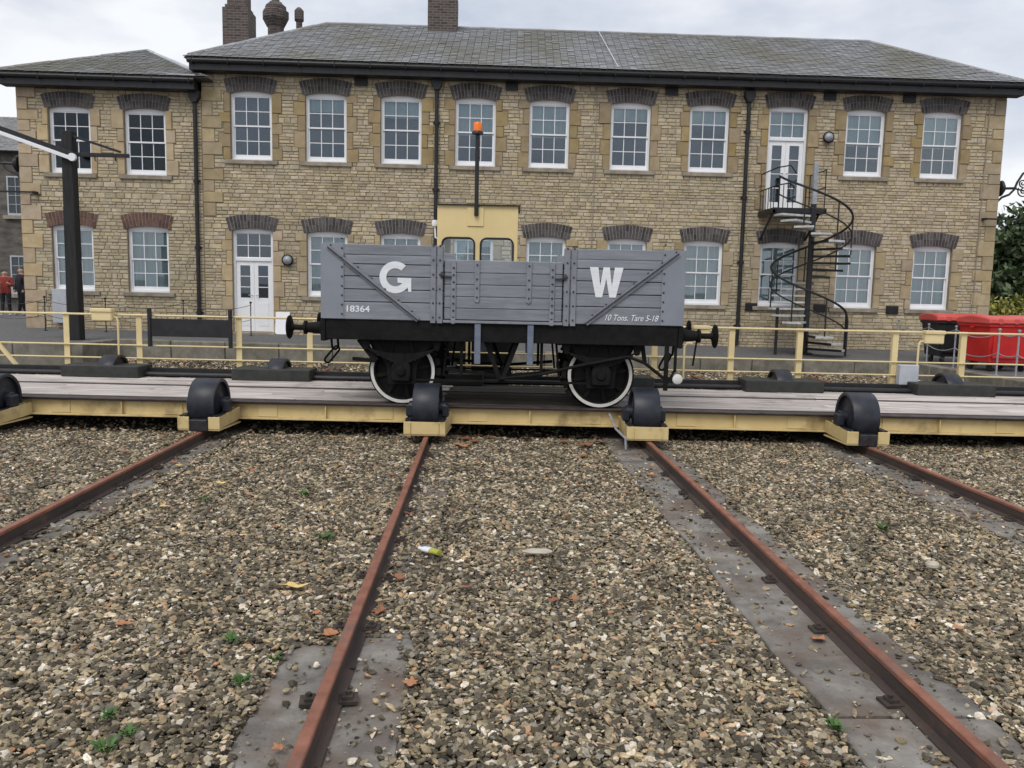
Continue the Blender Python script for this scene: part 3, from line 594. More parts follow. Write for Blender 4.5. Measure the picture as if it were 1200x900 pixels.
# lower wing
wg = thing('office_wing', 'shorter stone wing with lower slate roof joined to the long office building', 'building', (0, 0, 0))
V0, V1, VE = -12.42, -7.6, 7.12
holes, blk = [], []
for x in (-11.07, -9.10): h, b = opening(wg, dict(x=x, z0=4.93, z1=6.67, arch='dark_brick', jm='jamb_pale', blind=0, glass='dim_reflect_glass')); holes.append(h); blk += b
for x in (-11.10, -9.10): h, b = opening(wg, dict(x=x, z0=1.82, z1=3.59, arch='red_brick', jambs=0, blind=1, bm='curtain')); holes.append(h); blk += b
blk += quoins(wg, V0, 1, ZB, VE, 'jamb_pale')
wall_shell(wg, V0, V1-.003, ZB, VE, D, holes); rubble(wg, V0, V1-.01, ZB, VE, D, blk, None, 120)
rubble(wg, -29.0, -D-.01, ZB, VE, D, [], lambda p: (V0+(p[1]-D), -p[0], p[2]))
MB().box(V0+.002, V0+.35, D+.352, 29, ZB, VE).box(V0+.36, V1-.01, 28.65, 29, ZB, VE).build('wall', 'mortar', wg)
MB().box(V0+.36, V1-.01, D+.36, 28.6, 4.0, 4.3).box(V0+.36, V1-.01, D+.36, 28.6, ZB, .7).box(V0+.36, V1-.01, D+3.2, D+3.3, .7, 7.0).build('floor', 'room', wg)
wx0, wx1, wz = -12.75, -7.25, 7.40; ap = (-9.95, 24.95, 8.80); ab = (-9.95, 29, 8.8)
rf = MB(); rf.v = [(wx0, ey, wz-.02), (wx1, ey, wz-.02), (ap[0], ap[1], ap[2]-.02), (ab[0], ab[1], ab[2]-.02), (wx0, 29, wz-.02), (wx1, 29, wz-.02)]; rf.f = [(0, 1, 2), (0, 2, 3, 4), (1, 5, 3, 2), (0, 4, 5, 1)]
roof = rf.build('roof', 'roof_under', wg)
slates(roof, (wx0, ey, wz), (wx1, ey, wz), ap, ap); slates(roof, (wx0, 29, wz), (wx0, ey, wz), ap, ab)
slates(roof, (-7.72, ey+.3, wz), (-7.72, 29, wz), ab, ap)
ridge((wx0+.08, ey+.08, wz+.05), ap); ridge(ap, ab); ridge((wx1-.5, ey+.35, wz+.24), ap, 'lead', .05)
MB().prism([(-8.35, ey+.05), (-7.62, ey+.05), (-7.62, ey+.9)], 'z', wz+.03, wz+.07).build('lead_flashing', 'lead', roof)
gutter(wg, wx0+.1, -7.66, wz, ey)
downpipe(wg, -7.75, .75, 6.85)
MB().box(-11.6, -11.22, D-.22, D-.005, .95, 1.86).build('meter_box', 'grey_box', wg, bev=.01)

# ------------------------------------------------------------------ traverser: the sliding table in the pit
TA = math.radians(-2.3); TP = Vector((.24, 11.0, 0)); TM = Matrix.Translation(TP) @ Matrix.Rotation(TA, 4, 'Z'); TI = TM.inverted()
def pl(px, py, ly):                             # photograph point -> (x, z) on the table's own plane y = ly
    o = TI @ Vector((0, 0, CAMZ)); d = TI.to_3x3() @ ray(px, py); t_ = (ly-o.y)/d.y; q = o+d*t_; return q.x, q.z
def tw(lx, ly, z): return TM @ Vector((lx, ly, z))
tv = thing('traverser', 'cream yellow steel traverser table with timber deck, railing and operator cabin', 'traverser', TP, TA)
XA, XB = -11.5, 10.2
LR = [tuple(TI @ Vector((x, 11, 0)))[0] for x in RX]
# girders
def girder(y, s, name='girder'):
    m_ = MB().box(XA, XB, y-.008, y+.008, .235, .425).box(XA, XB, y-.075, y+.075, .21, .235)
    MB().box(XA, XB, y-.085, y+.085, .4255, .4455).build('top_flange', 'deck_steel', tv)
    o = m_.build(name, 'yellow_grimy', tv, bev=.003)
    x = XA+.55
    while x < XB:
        if min(abs(x-r) for r in LR) > .42: MB().box(x-.007, x+.007, y-.07*1, y+.07, .236, .424).build('stiffener', 'yellow_grimy', o)
        x += 1.42
    for r in LR:
        for s_ in (-1, 1): MB().box(r+s_*.66-.13, r+s_*.66+.13, y-.022, y-.009, .245, .415).build('web_plate', 'yellow_grimy', o)
girder(.20, -1); girder(2.55, 1)
MB().box(XA, XB, .10, .29, .446, .462).build('edge_plate', 'deck_steel', tv, bev=.003)
for i, y in enumerate((.32, 1.755)): MB().box(XA, XB, y, y+.07, .38, .466).build('track_rail', 'deck_steel', tv, bev=.006)
MB().box(XA, XB, .30, 2.90, .33, .385).build('deck_bed', 'under_black', tv)
# deck planks, laid lengthwise
rows = []; y = .40
while y < 1.66: rows.append((y, y+.245)); y += .25
y = 1.86
while y < 2.85: rows.append((y, y+.245)); y += .25
for a, b in rows:
    x = XA-random.uniform(0, 2)
    while x < XB:
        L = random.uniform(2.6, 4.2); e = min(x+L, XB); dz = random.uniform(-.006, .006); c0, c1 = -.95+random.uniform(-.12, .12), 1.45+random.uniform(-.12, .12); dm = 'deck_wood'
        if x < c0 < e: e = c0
        elif c0-.01 <= x < c1: dm = 'deck_dark'; e = max(min(x+2.4, c1), x+.3) if c1-x > .02 else e
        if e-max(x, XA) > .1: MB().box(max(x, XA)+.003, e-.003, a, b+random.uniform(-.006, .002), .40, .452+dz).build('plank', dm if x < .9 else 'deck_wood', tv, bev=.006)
        x = e if e < XB else XB
MB().tube([(XA, 2.90, .50), (XB, 2.90, .50)], .045, 10).build('kerb_pipe', 'black_paint', tv, smooth=True)
MB().box(XA, XB, 3.0, 3.10, .446, .60).build('toe_board', 'black_paint', tv)
# outriggers with rollers, near side and far side
def roller_mesh():
    m_ = MB().lathe([(0, -.16), (.09, -.16), (.12, -.15), (.15, -.13), (.28, -.125), (.285, -.165), (.322, -.172), (.33, -.16), (.33, .16), (.322, .172), (.285, .165), (.28, .125), (.15, .13), (.12, .15), (.09, .16), (0, .16)], (0, 0, 0), 'x', 40); return m_.mesh('roller', True)
rm = roller_mesh(); hub = MB().lathe([(.0, -.25), (.075, -.25), (.085, -.24), (.085, .24), (.075, .25), (0, .25)], (0, 0, 0), 'x', 18).mesh('hub', True)
for k, r in enumerate(LR):
    yf, yg = -.60, .12
    o_ = MB(); P = [(r-.27, yf), (r+.27, yf), (r+.30, yg), (r-.30, yg)]
    o_.prism(P, 'z', .165, .183)
    for s in (-1, 1):
        o_.bar((r+s*.255, yf+.01, .265), (r+s*.285, yg, .30), .014, .165); o_.bar((r+s*.2, yf+.012, .265), (r+s*.2, yg, .30), .014, .16)
    fr_ = o_.build('outrigger', 'yellow_grimy', tv)
    if k in (1, 4):
        for s in (-1, 1): MB().box(r+s*.2-.075, r+s*.2+.075, yf-.012, yf+.004, .184, .345).build('front_plate', 'yellow_grimy', fr_, bev=.004)
        MB().box(r-.12, r+.12, yf-.03, yf+.1, .155, .31).build('axle_block', 'grease', fr_, bev=.012)
    else:
        f2 = MB().box(r-.27, r+.27, yf-.012, yf+.004, .184, .345); f2.box(r-.19, r-.178, yf-.035, yf-.012, .19, .34).box(r+.178, r+.19, yf-.035, yf-.012, .19, .34); f2.build('front_plate', 'yellow_grimy', fr_, bev=.002)
    MB().prism([(r+.185, yf+.02), (r+.262, yf+.02), (r+.29, yg-.01), (r+.185, yg-.01)], 'z', .345, .36).build('top_plate', 'grease', fr_)
    MB().prism([(r-.185, yf+.02), (r-.262, yf+.02), (r-.29, yg-.01), (r-.185, yg-.01)], 'z', .345, .36).build('top_plate', 'grease', fr_)
    w_ = link('roller', rm, 'roller_paint', tv, smooth=True, loc=(r, -.215, .483)); h_ = link('hub', hub, 'roller_paint', w_, smooth=True)
    [MB().box(r+e_-.05, r+e_+.05, -.3, -.13, .361, .53).build('bearing_block', 'roller_paint', tv, bev=.02) for e_ in (-.235, .235)]
    # far side
    yc = 3.02; w_ = link('roller', rm, 'roller_paint', tv, smooth=True, loc=(r, yc, .483)); w_.scale = (.8, 1, 1); link('hub', hub, 'roller_paint', w_, smooth=True)
    MB().prism([(r-.27, 3.5), (r+.27, 3.5), (r+.30, 2.64), (r-.30, 2.64)], 'z', .165, .183).build('outrigger', 'yellow_grimy', tv)
    [MB().box(r+e_-.05, r+e_+.05, yc-.1, yc+.1, .184, .53).build('bearing_block', 'roller_paint', tv, bev=.02) for e_ in (-.235, .235)]
    MB().prism([(r-.70, 2.62), (r+.62, 2.62), (r+.62, 3.17), (r-.70, 3.17)], 'z', .453, .655).build('roller_cover', 'cover_black', tv, bev=.012)
# railing on the far side
YR = 3.26; rail_ = MB()
def post_x(px): return pl(px, 400, YR)[0]
posts = [post_x(p) for p in (78, 163, 280, 363, 858, 938, 1050, 1130)]
posts = [posts[0]-2.9, posts[1]-2.9]+posts[:4]+[posts[3]+1.5, posts[3]+2.8, posts[4]-1.35]+posts[4:]+[posts[6]+2.9, posts[7]+2.9]
rl = MB()
for z in (1.50, .97, .74): rl.tube([(posts[0], YR-.02, z), (posts[-1], YR-.02, z)], .018 if z > 1 else .014, 8)
railing = rl.build('railing', 'yellow', tv, smooth=True)
for x in posts: MB().box(x-.05, x+.05, YR+.004, YR+.02, .42, 1.52).box(x-.05, x-.036, YR+.021, YR+.08, .42, 1.52).build('post', 'yellow', railing, bev=.002)
x0_, z0_ = pl(-8, 392, YR); x1_, z1_ = pl(24, 430, YR); MB().bar((x0_, YR-.06, z0_), (x1_, YR-.06, z1_), .05, .06).build('brace', 'yellow', railing)
def ctrl_box(pa, pb, pc, pd, ly):
    (xa, za), (xb, zb) = pl(*pa, ly), pl(*pb, ly); c = MB().box(xa, xb, ly-.1, ly+.02, zb, za).build('control_box', 'yellow', tv, bev=.015)
    MB().box(xa-.012, xb+.012, ly-.125, ly+.02, za-.05, za+.015).build('lid', 'yellow', c, bev=.012)
    (x2, z2), (x3, z3) = pl(*pc, ly), pl(*pd, ly); xe = xb if abs(xb-x2) < abs(xa-x2) else xa
    MB().tube([(xe, ly-.03, z2), (lerp(xe, x2, .7), ly-.03, z2), (x2, ly-.03, z2-.06), (x2, ly-.03, z3), (x2, ly-.03, .44)], .018, 8).build('conduit', 'yellow', c, smooth=True)
ctrl_box((110, 362), (134, 376), (139, 372), (139, 408), YR-.08); ctrl_box((1082, 388), (1103, 403), (1076, 400), (1076, 440), YR-.08); ctrl_box((812, 382), (830, 392), (802, 402), (802, 432), YR-.08)
xa, za = pl(1052, 427, YR-.15); xb, zb = pl(1073, 445, YR-.15); MB().box(xa, xb, YR-.25, YR-.12, .44, za).build('junction_box', 'grey_box', tv, bev=.01)
xa, za = pl(175, 373, YR-.09); xb, zb = pl(270, 396, YR-.09); za2 = pl(222, 362, YR-.09)[1]; zb2 = pl(222, 407, YR-.09)[1]
pnl = MB().box(xa+.02, xb-.02, YR-.10, YR-.075, zb, za).build('black_panel', 'black_paint', tv, bev=.004)
for x in (xa, xb): MB().box(x-.028, x+.028, YR-.12, YR-.05, zb2, za2).build('clamp_bar', 'black_paint', pnl, bev=.006)
# cabin
ca, cb = pl(512, 300, 3.5)[0], pl(606, 300, 3.5)[0]; CT = pl(560, 241, 3.5)[1]; CY0, CY1 = 3.5, 4.75; cz0 = 1.3; zw0, zw1 = 1.75, CT-.56
cabin = MB()
def rounded(a, b, c, d, r, n=5):
    p = []
    for cx_, cz_, a0 in ((b-r, d-r, 0), (a+r, d-r, 90), (a+r, c+r, 180), (b-r, c+r, 270)):
        for i in range(n+1): q = math.radians(a0+90*i/n); p.append((cx_+r*math.cos(q), cz_+r*math.sin(q)))
    return p
def pierced(name, a, b, c, d, holes, ax, p, q, m_, parent):
    bm = bmesh.new(); F_ = {'x': lambda u, v, w: (w, u, v), 'y': lambda u, v, w: (u, w, v)}[ax]; es = []
    for loop in [[(a, c), (b, c), (b, d), (a, d)]]+holes:
        vs = [bm.verts.new(F_(u, v, p)) for u, v in loop]; es += [bm.edges.new((vs[i], vs[(i+1) % len(vs)])) for i in range(len(vs))]
    r = bmesh.ops.triangle_fill(bm, edges=es, use_beauty=True); fs = [g for g in r['geom'] if isinstance(g, bmesh.types.BMFace)]
    e = bmesh.ops.extrude_face_region(bm, geom=fs); bmesh.ops.translate(bm, verts=[g for g in e['geom'] if isinstance(g, bmesh.types.BMVert)], vec=Vector(F_(0, 0, q-p)))
    bmesh.ops.recalc_face_normals(bm, faces=bm.faces); me = bpy.data.meshes.new(name); bm.to_mesh(me); bm.free(); return link(name, me, m_, parent)
cm_ = (ca+cb)/2+.005; wh = [rounded(ca+.09, cm_-.055, zw0, zw1, .11), rounded(cm_+.055, cb-.075, zw0, zw1, .11)]
cabin = pierced('cabin', ca, cb, cz0, CT, wh, 'y', CY0, CY0+.04, 'cab_paint', tv)
pierced('rear_wall', ca+.04, cb-.04, cz0, CT, [[(ca+.14, 1.55), (cb-.12, 1.55), (cb-.12, zw1+.05), (ca+.14, zw1+.05)]], 'y', CY1-.04, CY1, 'cab_paint', cabin)
for x, s in ((ca, 1), (cb-.038, 1)): pierced('side_wall', CY0+.041, CY1, cz0, CT, [rounded(CY0+.2, CY1-.2, zw0, zw1, .1)], 'x', x, x+.038, 'cab_paint', cabin)
MB().box(ca+.04, cb-.04, CY0+.041, CY1-.041, 1.30, 1.36).build('cabin_floor', 'deck_steel', cabin)
MB().box(ca+.06, cb-.06, CY0+.08, CY1-.08, .47, 1.295).box(ca+.1, cb-.1, 3.09, CY1, .30, .395).build('cabin_base', 'under_black', cabin)
MB().prism([(ca-.02, CT+.002), (cb+.04, CT+.002), (cb+.04, CT+.02), (ca-.02, CT+.02)], 'y', CY0-.05, CY1+.05).build('cabin_roof', 'black_paint', cabin)
for w in wh:
    MB().tube([(u, CY0-.004, v) for u, v in w]+[(w[0][0], CY0-.004, w[0][1])], .017, 6).build('window_seal', 'black_paint', cabin, smooth=True)
    u0, u1 = min(q[0] for q in w), max(q[0] for q in w); MB().box(u0, u1, CY0+.05, CY0+.054, zw0, zw1).build('cabin_pane', 'glass', cabin)
bx, _ = pl(558, 250, 3.4); MB().box(bx-.16, bx+.13, CY0-.02, CY0-.001, CT-.36, CT-.03).build('mounting_plate', 'cab_paint', cabin, bev=.006)
bt_ = pl(558, 157, 3.42)[1]; bp_ = MB().tube([(bx, CY0-.05, CT-.18), (bx, CY0-.05, bt_)], .038, 10).build('beacon_pole', 'black_paint', cabin, smooth=True)
be = MB().lathe([(0, 0), (.1, 0), (.1, .03), (.085, .05)], (bx, CY0-.05, bt_), 'z', 16).build('beacon_base', 'black_paint', cabin, smooth=True)
MB().lathe([(.075, .05), (.075, .17), (.06, .2), (0, .21)], (bx, CY0-.05, bt_), 'z', 16).build('beacon_lens', 'orange_lens', cabin, smooth=True)
lx, lz = pl(509, 261, 3.6); MB().lathe([(0, -.06), (.05, -.05), (.06, 0), (.05, .05), (0, .06)], (lx, CY0+.2, lz), 'z', 12).tube([(lx, CY0+.2, lz-.05), (lx+.01, CY0+.2, lz-.25), (lx+.06, CY0+.2, lz-.27)], .018, 6).build('cabin_lamp', 'white_paint', cabin, smooth=True)
# cable guard near the third outrigger
MB().tube([tuple(TI @ Vector((1.73, 10.9, .42))), tuple(TI @ Vector((1.76, 10.5, .28))), tuple(TI @ Vector((1.85, 10.28, .2))), tuple(TI @ Vector((1.86, 10.28, .06)))], .016, 8).build('cable', 'galv', tv, smooth=True)

# ------------------------------------------------------------------ the grey open goods wagon
WY = 1.03                                         # wagon centre line on the table; near side at WY-1.08
wp = tw(0, WY, .466); wa = thing('goods_wagon', 'grey open goods wagon with planked sides and white letters standing on the traverser', 'wagon', wp, TA)
def wl(px, py, y=-1.10): x, z = pl(px, py, WY+y); return x, z-.466
HX, HY, ZF, ZT = 2.44, 1.08, 1.18, 2.175
PLK = [(ZF-.01, 1.405), (1.41, 1.573), (1.578, 1.746), (1.751, 1.909), (1.914, 2.029), (2.034, ZT)]
xd0, xd1 = wl(519.5, 330)[0], wl(660.5, 330)[0]; ZD = 1.99
for s in (-1, 1):
    for z0, z1 in [(q0, q1-.004) for q0, q1 in PLK]:
        for a, b in ((-HX+.02, xd0), (xd1, HX-.02)):
            MB().box(a+random.uniform(0, .004), b-random.uniform(0, .004), min(s*HY, s*(HY-.065))+random.uniform(-.003, .003), max(s*HY, s*(HY-.065)), z0, z1).build('side_plank', 'wagon_grey', wa, bev=.007)
    for z0, z1 in ((ZF+.015, 1.345), (1.35, 1.50), (1.505, 1.66), (1.665, 1.82), (1.825, ZD)):
        MB().box(xd0+.012, xd1-.012, min(s*(HY-.008), s*(HY-.07)), max(s*(HY-.008), s*(HY-.07))+random.uniform(-.002, .002), z0, z1).build('door_plank', 'wagon_grey', wa, bev=.007)
    MB().box(-HX+.1, HX-.1, min(s*(HY-.066), s*(HY-.08)), max(s*(HY-.066), s*(HY-.08)), ZF, ZD-.02).build('lining', 'plank_gap', wa)
    for z0, z1 in PLK: MB().box(min(s*HX, s*(HX-.065)), max(s*HX, s*(HX-.065)), -HY+.07, HY-.07, z0, z1).build('end_plank', 'wagon_grey', wa, bev=.007)
    for yy in (-.5, .5): MB().box(min(s*(HX+.003), s*(HX+.08)), max(s*(HX+.003), s*(HX+.08)), yy-.06, yy+.06, .92, ZT+.02).build('end_pillar', 'wagon_grey', wa, bev=.008)
MB().box(-HX+.07, HX-.07, -HY+.085, HY-.085, ZF-.06, ZF-.012).build('floor', 'deck_wood', wa)
# ironwork on both sides
def bolts(parent, pts_, y, s, r=.014, m_='bolt'):
    o = MB()
    for x, z in pts_: o.lathe([(0, -s*-.0+s*.014), (r*.8, s*.012), (r, s*.003), (r, 0)], (x, y, z), 'y', 6)
    o.build('bolts', m_, parent)
for s in (-1, 1):
    ys = s*HY; T = lambda d: (min(ys+s*.002, ys+s*d), max(ys+s*.002, ys+s*d))
    for e in (-1, 1):
        c = MB().box(min(e*HX, e*(HX-.31)), max(e*HX, e*(HX-.31)), *T(.012), ZF-.005, ZT+.004).build('corner_plate', 'plate_grey', wa, bev=.003)
        bolts(c, [(e*(HX-.285), ZF+.06+i*.125) for i in range(9)], ys+s*.012, s)
        xi = xd0 if e < 0 else xd1                  # the two door posts
        for off in (.045, .135):
            p = MB().box(xi+e*off-.036, xi+e*off+.036, *T(.022 if off > .1 else .03), ZF-.04, ZT-.005).build('door_post', 'strap_grey', wa, bev=.004); bolts(p, [(xi+e*off, ZF+.04+i*.19) for i in range(6)], ys+s*(.022 if off > .1 else .03), s)
        # diagonal brace from the top corner to the door foot
        xa, za = e*(HX-.10), ZT-.045; xb, zb = e*(.88*HX-1.02), ZF+.0
        br = MB().bar((xa, ys+s*.018, za), (xb, ys+s*.018, zb), .012, .055, (0, s, 0)); o = MB(); d = Vector((xb-xa, 0, zb-za)).normalized(); nn = Vector((-d.z, 0, d.x))
        for w0, y0, y1, nm, mt_ in ((.034, .002, .014, 'diagonal_brace', 'strap_grey'), ):
            b_ = MB(); q = [Vector((xa, 0, za))+nn*w0, Vector((xa, 0, za))-nn*w0, Vector((xb, 0, zb))-nn*w0, Vector((xb, 0, zb))+nn*w0]
            b_.prism([(v.x, v.z) for v in q], 'y', ys+s*.0135, ys+s*.024); db = b_.build(nm, mt_, wa)
        b_ = MB(); q = [Vector((xa, 0, za))-nn*(-.0), Vector((xa, 0, za))-nn*.012, Vector((xb, 0, zb))-nn*.012, Vector((xb, 0, zb))]; b_.prism([(v.x, v.z) for v in q], 'y', ys+s*.0245, ys+s*.044); b_.build('brace_rib', 'strap_dark', db)
        bolts(db, [(lerp(xa, xb, t_)+nn.x*.03*0, lerp(za, zb, t_)+.05) for t_ in (.03, .18, .33, .48, .63, .78, .93)], ys+s*.014, s)
        # door hinge straps
        xh = wl(531.5, 330)[0] if e < 0 else wl(647.5, 330)[0]; h_ = MB().box(xh-.032, xh+.032, *T(.012), ZF-.03, ZD-.01).build('door_strap', 'strap_grey', wa, bev=.003); bolts(h_, [(xh, ZF+.04+i*.095) for i in range(8)], ys+s*.012, s, .016)
        MB().box(xh-.03, xh+.03, ys+s*.014-.02, ys+s*.014+.02, ZF-.045, ZF+.03).build('hinge', 'strap_grey', h_, bev=.01)
        xq = wl(559, 330)[0] if e < 0 else wl(620, 330)[0]
        pr_ = [(xq-.035, ZD-.005), (xq-.035, 1.46)]+[(xq-.035*math.cos(math.radians(a)), 1.46-.035*math.sin(math.radians(a))) for a in (45, 90, 135)]+[(xq+.035, 1.46), (xq+.035, ZD-.005)]
        q_ = MB().prism(pr_, 'y', ys-s*.006, ys+s*.01).build('door_strap', 'strap_grey', wa, bev=.003); bolts(q_, [(xq, z_) for z_ in (1.5, 1.62, 1.74, 1.93)], ys+s*.01, s)
        # latch
        xl = xi+e*.02; lt = MB().box(min(xl, xl-e*.13), max(xl, xl-e*.13), *T(.028), 1.755, 1.775).box(xl-.012, xl+.012, *T(.05), 1.745, 1.83).build('latch', 'strap_dark', wa)
        MB().lathe([(0, s*.06), (.028, s*.055), (.03, 0)], (xl, ys, 1.79), 'y', 10).build('latch_pin', 'strap_dark', lt)
    MB().box(xd0, xd1, min(ys-s*.01, ys+s*.03), max(ys-s*.01, ys+s*.03), ZF-.03, ZF+.006).build('door_sill', 'strap_grey', wa, bev=.004)
# lettering on the near side, its characters painted flat on the planks
ysf = -HY-.0035
def flat(poly_list, name, m_='letter_white'):
    o = MB()
    for p in poly_list: o.prism(p, 'y', ysf, ysf-.0022)
    return o.build(name, m_, wa)
gx, gz = wl(463, 325); gR, gr = .212, .120; arc = []
a0, a1 = math.radians(48), math.radians(332); n = 26; segs = []
a1 = math.radians(322)
gp = [(gR*math.cos(lerp(a0, a1, i/n)), gR*math.sin(lerp(a0, a1, i/n))) for i in range(n+1)]+[(.178, -.19), (.215, -.19), (.215, -.005), (.03, -.005), (.03, -.068)]+[(gr*math.cos(lerp(a1, a0, i/n)), gr*math.sin(lerp(a1, a0, i/n))) for i in range(n+1)]
segs = [[(gx+u, gz+v) for u, v in gp]]
flat(segs, 'letter')
ox, oz = wl(710.5, 331); s_ = .20; hw_ = .225
W_ = s_; flat([[(ox+u, oz+v) for u, v in ((-.225, W_), (-.11, W_), (-.078, -.045), (-.042, W_), (.042, W_), (.078, -.045), (.11, W_), (.225, W_), (.135, -W_), (.048, -W_), (0, .05), (-.048, -W_), (-.135, -W_))]], 'letter')
def put_text(body, px0, px1, py, size, bold, shear, name):
    x0, z0 = wl(px0, py); x1, _ = wl(px1, py); me = text_mesh(name, body, size, bold, shear)
    v = np.zeros(len(me.vertices)*3); me.vertices.foreach_get('co', v); v = v.reshape(-1, 3); k = (x1-x0)/(v[:, 0].max()-v[:, 0].min())
    me.materials.clear(); o = link(name, me, 'letter_white', wa); o.rotation_euler = (math.pi/2, 0, 0); o.scale = (k, size and 1, 1); o.location = (x0-v[:, 0].min()*k, ysf-.0014, z0)
put_text('18364', 406, 433, 365, .115, .002, 0, 'number'); put_text('10 Tons. Tare 5-18', 709, 772, 375.5, .115, .0006, .35, 'load_text')
# under-frame
for s in (-1, 1):
    MB().box(-HX+.06, HX-.06, min(s*.98, s*1.06), max(s*.98, s*1.06), .895, ZF-.014).build('sole_bar', 'under_black', wa, bev=.006)
    MB().box(min(s*(HX-.055), s*(HX+.01)), max(s*(HX-.055), s*(HX+.01)), -1.07, 1.07, .87, ZF-.014).build('headstock', 'under_black', wa, bev=.008)
    for yy in (-.86, .86):
        bf = MB().lathe([(.13, HX+.01), (.13, HX+.04), (.085, HX+.06), (.07, HX+.24), (.095, HX+.25), (.095, HX+.28), (.05, HX+.285), (.04, HX+.30), (.04, HX+.42), (.06, HX+.45), (.15, HX+.47), (.165, HX+.485), (.155, HX+.5), (.08, HX+.515), (0, HX+.52)], (0, 0, 0), 'x', 24)
        if s < 0: bf.v = [(-x, y, z) for x, y, z in bf.v]
        bf.v = [(x, y+yy, z+1.035) for x, y, z in bf.v]; bf.build('buffer', 'under_black', wa, smooth=True)
    # coupling: hook and hanging links
    cx_ = s*(HX+.05); lk = MB().tube([(s*HX, 0, 1.03), (cx_+s*.06, 0, 1.03), (cx_+s*.10, 0, .98), (cx_+s*.06, 0, .93), (cx_, 0, .95)], .025, 8)
    def linkring(p, q, w): 
        p, q = Vector(p), Vector(q); d = (q-p).normalized(); sd_ = Vector((d.z, 0, -d.x))*w; n_ = 5; pp = []
        for i in range(n_+1): t_ = math.pi*i/n_; pp.append(p+sd_*math.cos(t_)-d*w*math.sin(t_))
        for i in range(n_+1): t_ = math.pi*i/n_; pp.append(q-sd_*math.cos(t_)+d*w*math.sin(t_))
        return [tuple(x) for x in pp]+[tuple(pp[0])]
    lk.tube(linkring((s*(HX-.05), -.5, .90), (s*(HX-.06), -.5, .76), .045), .017, 6); lk.tube(linkring((s*(HX-.08), -.5, .72), (s*(HX+.05 if s < 0 else HX-.16), -.5, .56), .04), .016, 6)
    lk.build('coupling', 'under_black', wa, smooth=True)
    if s > 0: MB().bar((HX+.24, -.86, .98), (HX+.2, -.86, .62), .02, .03).build('buffer_stay', 'under_black', wa)
for yy in (-.45, .45): MB().box(-HX+.07, HX-.07, yy-.05, yy+.05, .93, ZF-.065).build('frame_timber', 'under_black', wa)
for xx in (-1.9, -.7, 0, .7, 1.9): MB().box(xx-.05, xx+.05, -.97, .97, .90, .928).build('cross_bearer', 'under_black', wa)
for xc in (-1.37, 1.37):
    ws = MB().tube([(xc, -1.0, .455), (xc, 1.0, .455)], .06, 12).build('axle', 'under_black', wa, smooth=True)
    for s in (-1, 1):
        pf = [(.075, s*.60), (.1, s*.68), (.1, s*.83), (.075, s*.85)]
        pf = [(.07, s*.87), (.11, s*.87), (.12, s*.80), (.36, s*.765), (.375, s*.80), (.385, s*.826), (.452, s*.826), (.457, s*.815), (.460, s*.72), (.487, s*.712), (.482, s*.69), (.38, s*.69), (.36, s*.74), (.12, s*.76), (.07, s*.72)]
        w_ = MB().lathe(pf, (xc, 0, .458), 'y', 48).build('wheel', 'under_black', wa, smooth=True)
        MB().lathe([(.403, s*.827), (.405, s*.834), (.446, s*.834), (.448, s*.827)], (xc, 0, .458), 'y', 64).build('painted_rim', 'rim_white', w_, smooth=True)
        sp_ = MB()
        for i in range(8): a = i*math.pi/4+.2; sp_.bar((xc+.1*math.cos(a), s*.80, .458+.1*math.sin(a)), (xc+.37*math.cos(a), s*.785, .458+.37*math.sin(a)), .05, .04, (0, 1, 0))
        sp_.build('spokes', 'under_black', w_)
        # axle guard plates
        ag = MB()
        for e in (-1, 1):
            ag.prism([(xc+e*.13, .30), (xc+e*.19, .30), (xc+e*.21, .55), (xc+e*.46, .90), (xc+e*.36, .90), (xc+e*.14, .62)], 'y', s*.895, s*.91)
            ag.prism([(xc+e*.17, .62), (xc+e*.20, .60), (xc+e*.13, .90), (xc+e*.08, .90)], 'y', s*.897, s*.908)
        ag.box(xc-.19, xc+.19, min(s*.893, s*.912), max(s*.893, s*.912), .285, .32); ag.prism([(xc-.47, .895), (xc+.47, .895), (xc+.40, .74), (xc+.23, .66), (xc-.23, .66), (xc-.40, .74)], 'y', s*.872, s*.884); ag.build('axle_guard', 'under_black', wa)
        ab_ = MB().prism([(xc-.12, .33), (xc+.12, .33), (xc+.13, .40), (xc+.13, .53), (xc+.10, .60), (xc-.10, .60), (xc-.13, .53), (xc-.13, .40)], 'y', s*.86, s*1.0).build('axle_box', 'under_black', wa, bev=.015)
        MB().lathe([(.0, s*.035), (.06, s*.03), (.07, s*.01), (.07, 0)], (xc, s*1.0, .475), 'y', 14).build('cover', 'under_black', ab_, smooth=True)
        sp2 = MB()
        for q in range(7):                          # leaf spring, ends held up at the sole bar
            hl = .48-.055*q; pts_ = [(lerp(-hl, hl, i/12)) for i in range(13)]
            for u, v in zip(pts_, pts_[1:]):
                zf_ = lambda u_: .70-q*.017+.36*u_*u_; sp2.bar((xc+u, s*.95, zf_(u)), (xc+v, s*.95, zf_(v)), .085, .0155)
        sp2.box(xc-.045, xc+.045, s*.95-.05, s*.95+.05, .585, .715); sp2.build('leaf_spring', 'under_black', wa)
        sh = MB()
        for e in (-1, 1): sh.prism([(xc+e*.42, .90), (xc+e*.56, .90), (xc+e*.51, .75), (xc+e*.45, .75)], 'y', s*.92, s*.98)
        sh.build('spring_shoe', 'under_black', wa, bev=.01)
        bs = MB(); e = 1 if xc < 0 else -1
        for i in range(5): a = math.radians(-32+i*16); bs.bar((xc+e*.468*math.cos(a), s*.765, .458+.468*math.sin(a)), (xc+e*.53*math.cos(a), s*.765, .458+.53*math.sin(a)), .10, .12, (0, 1, 0))
        bs.bar((xc+e*.56, s*.765, .40), (xc+e*.62, s*.765, .92), .03, .04); bs.build('brake_shoe', 'under_black', wa)
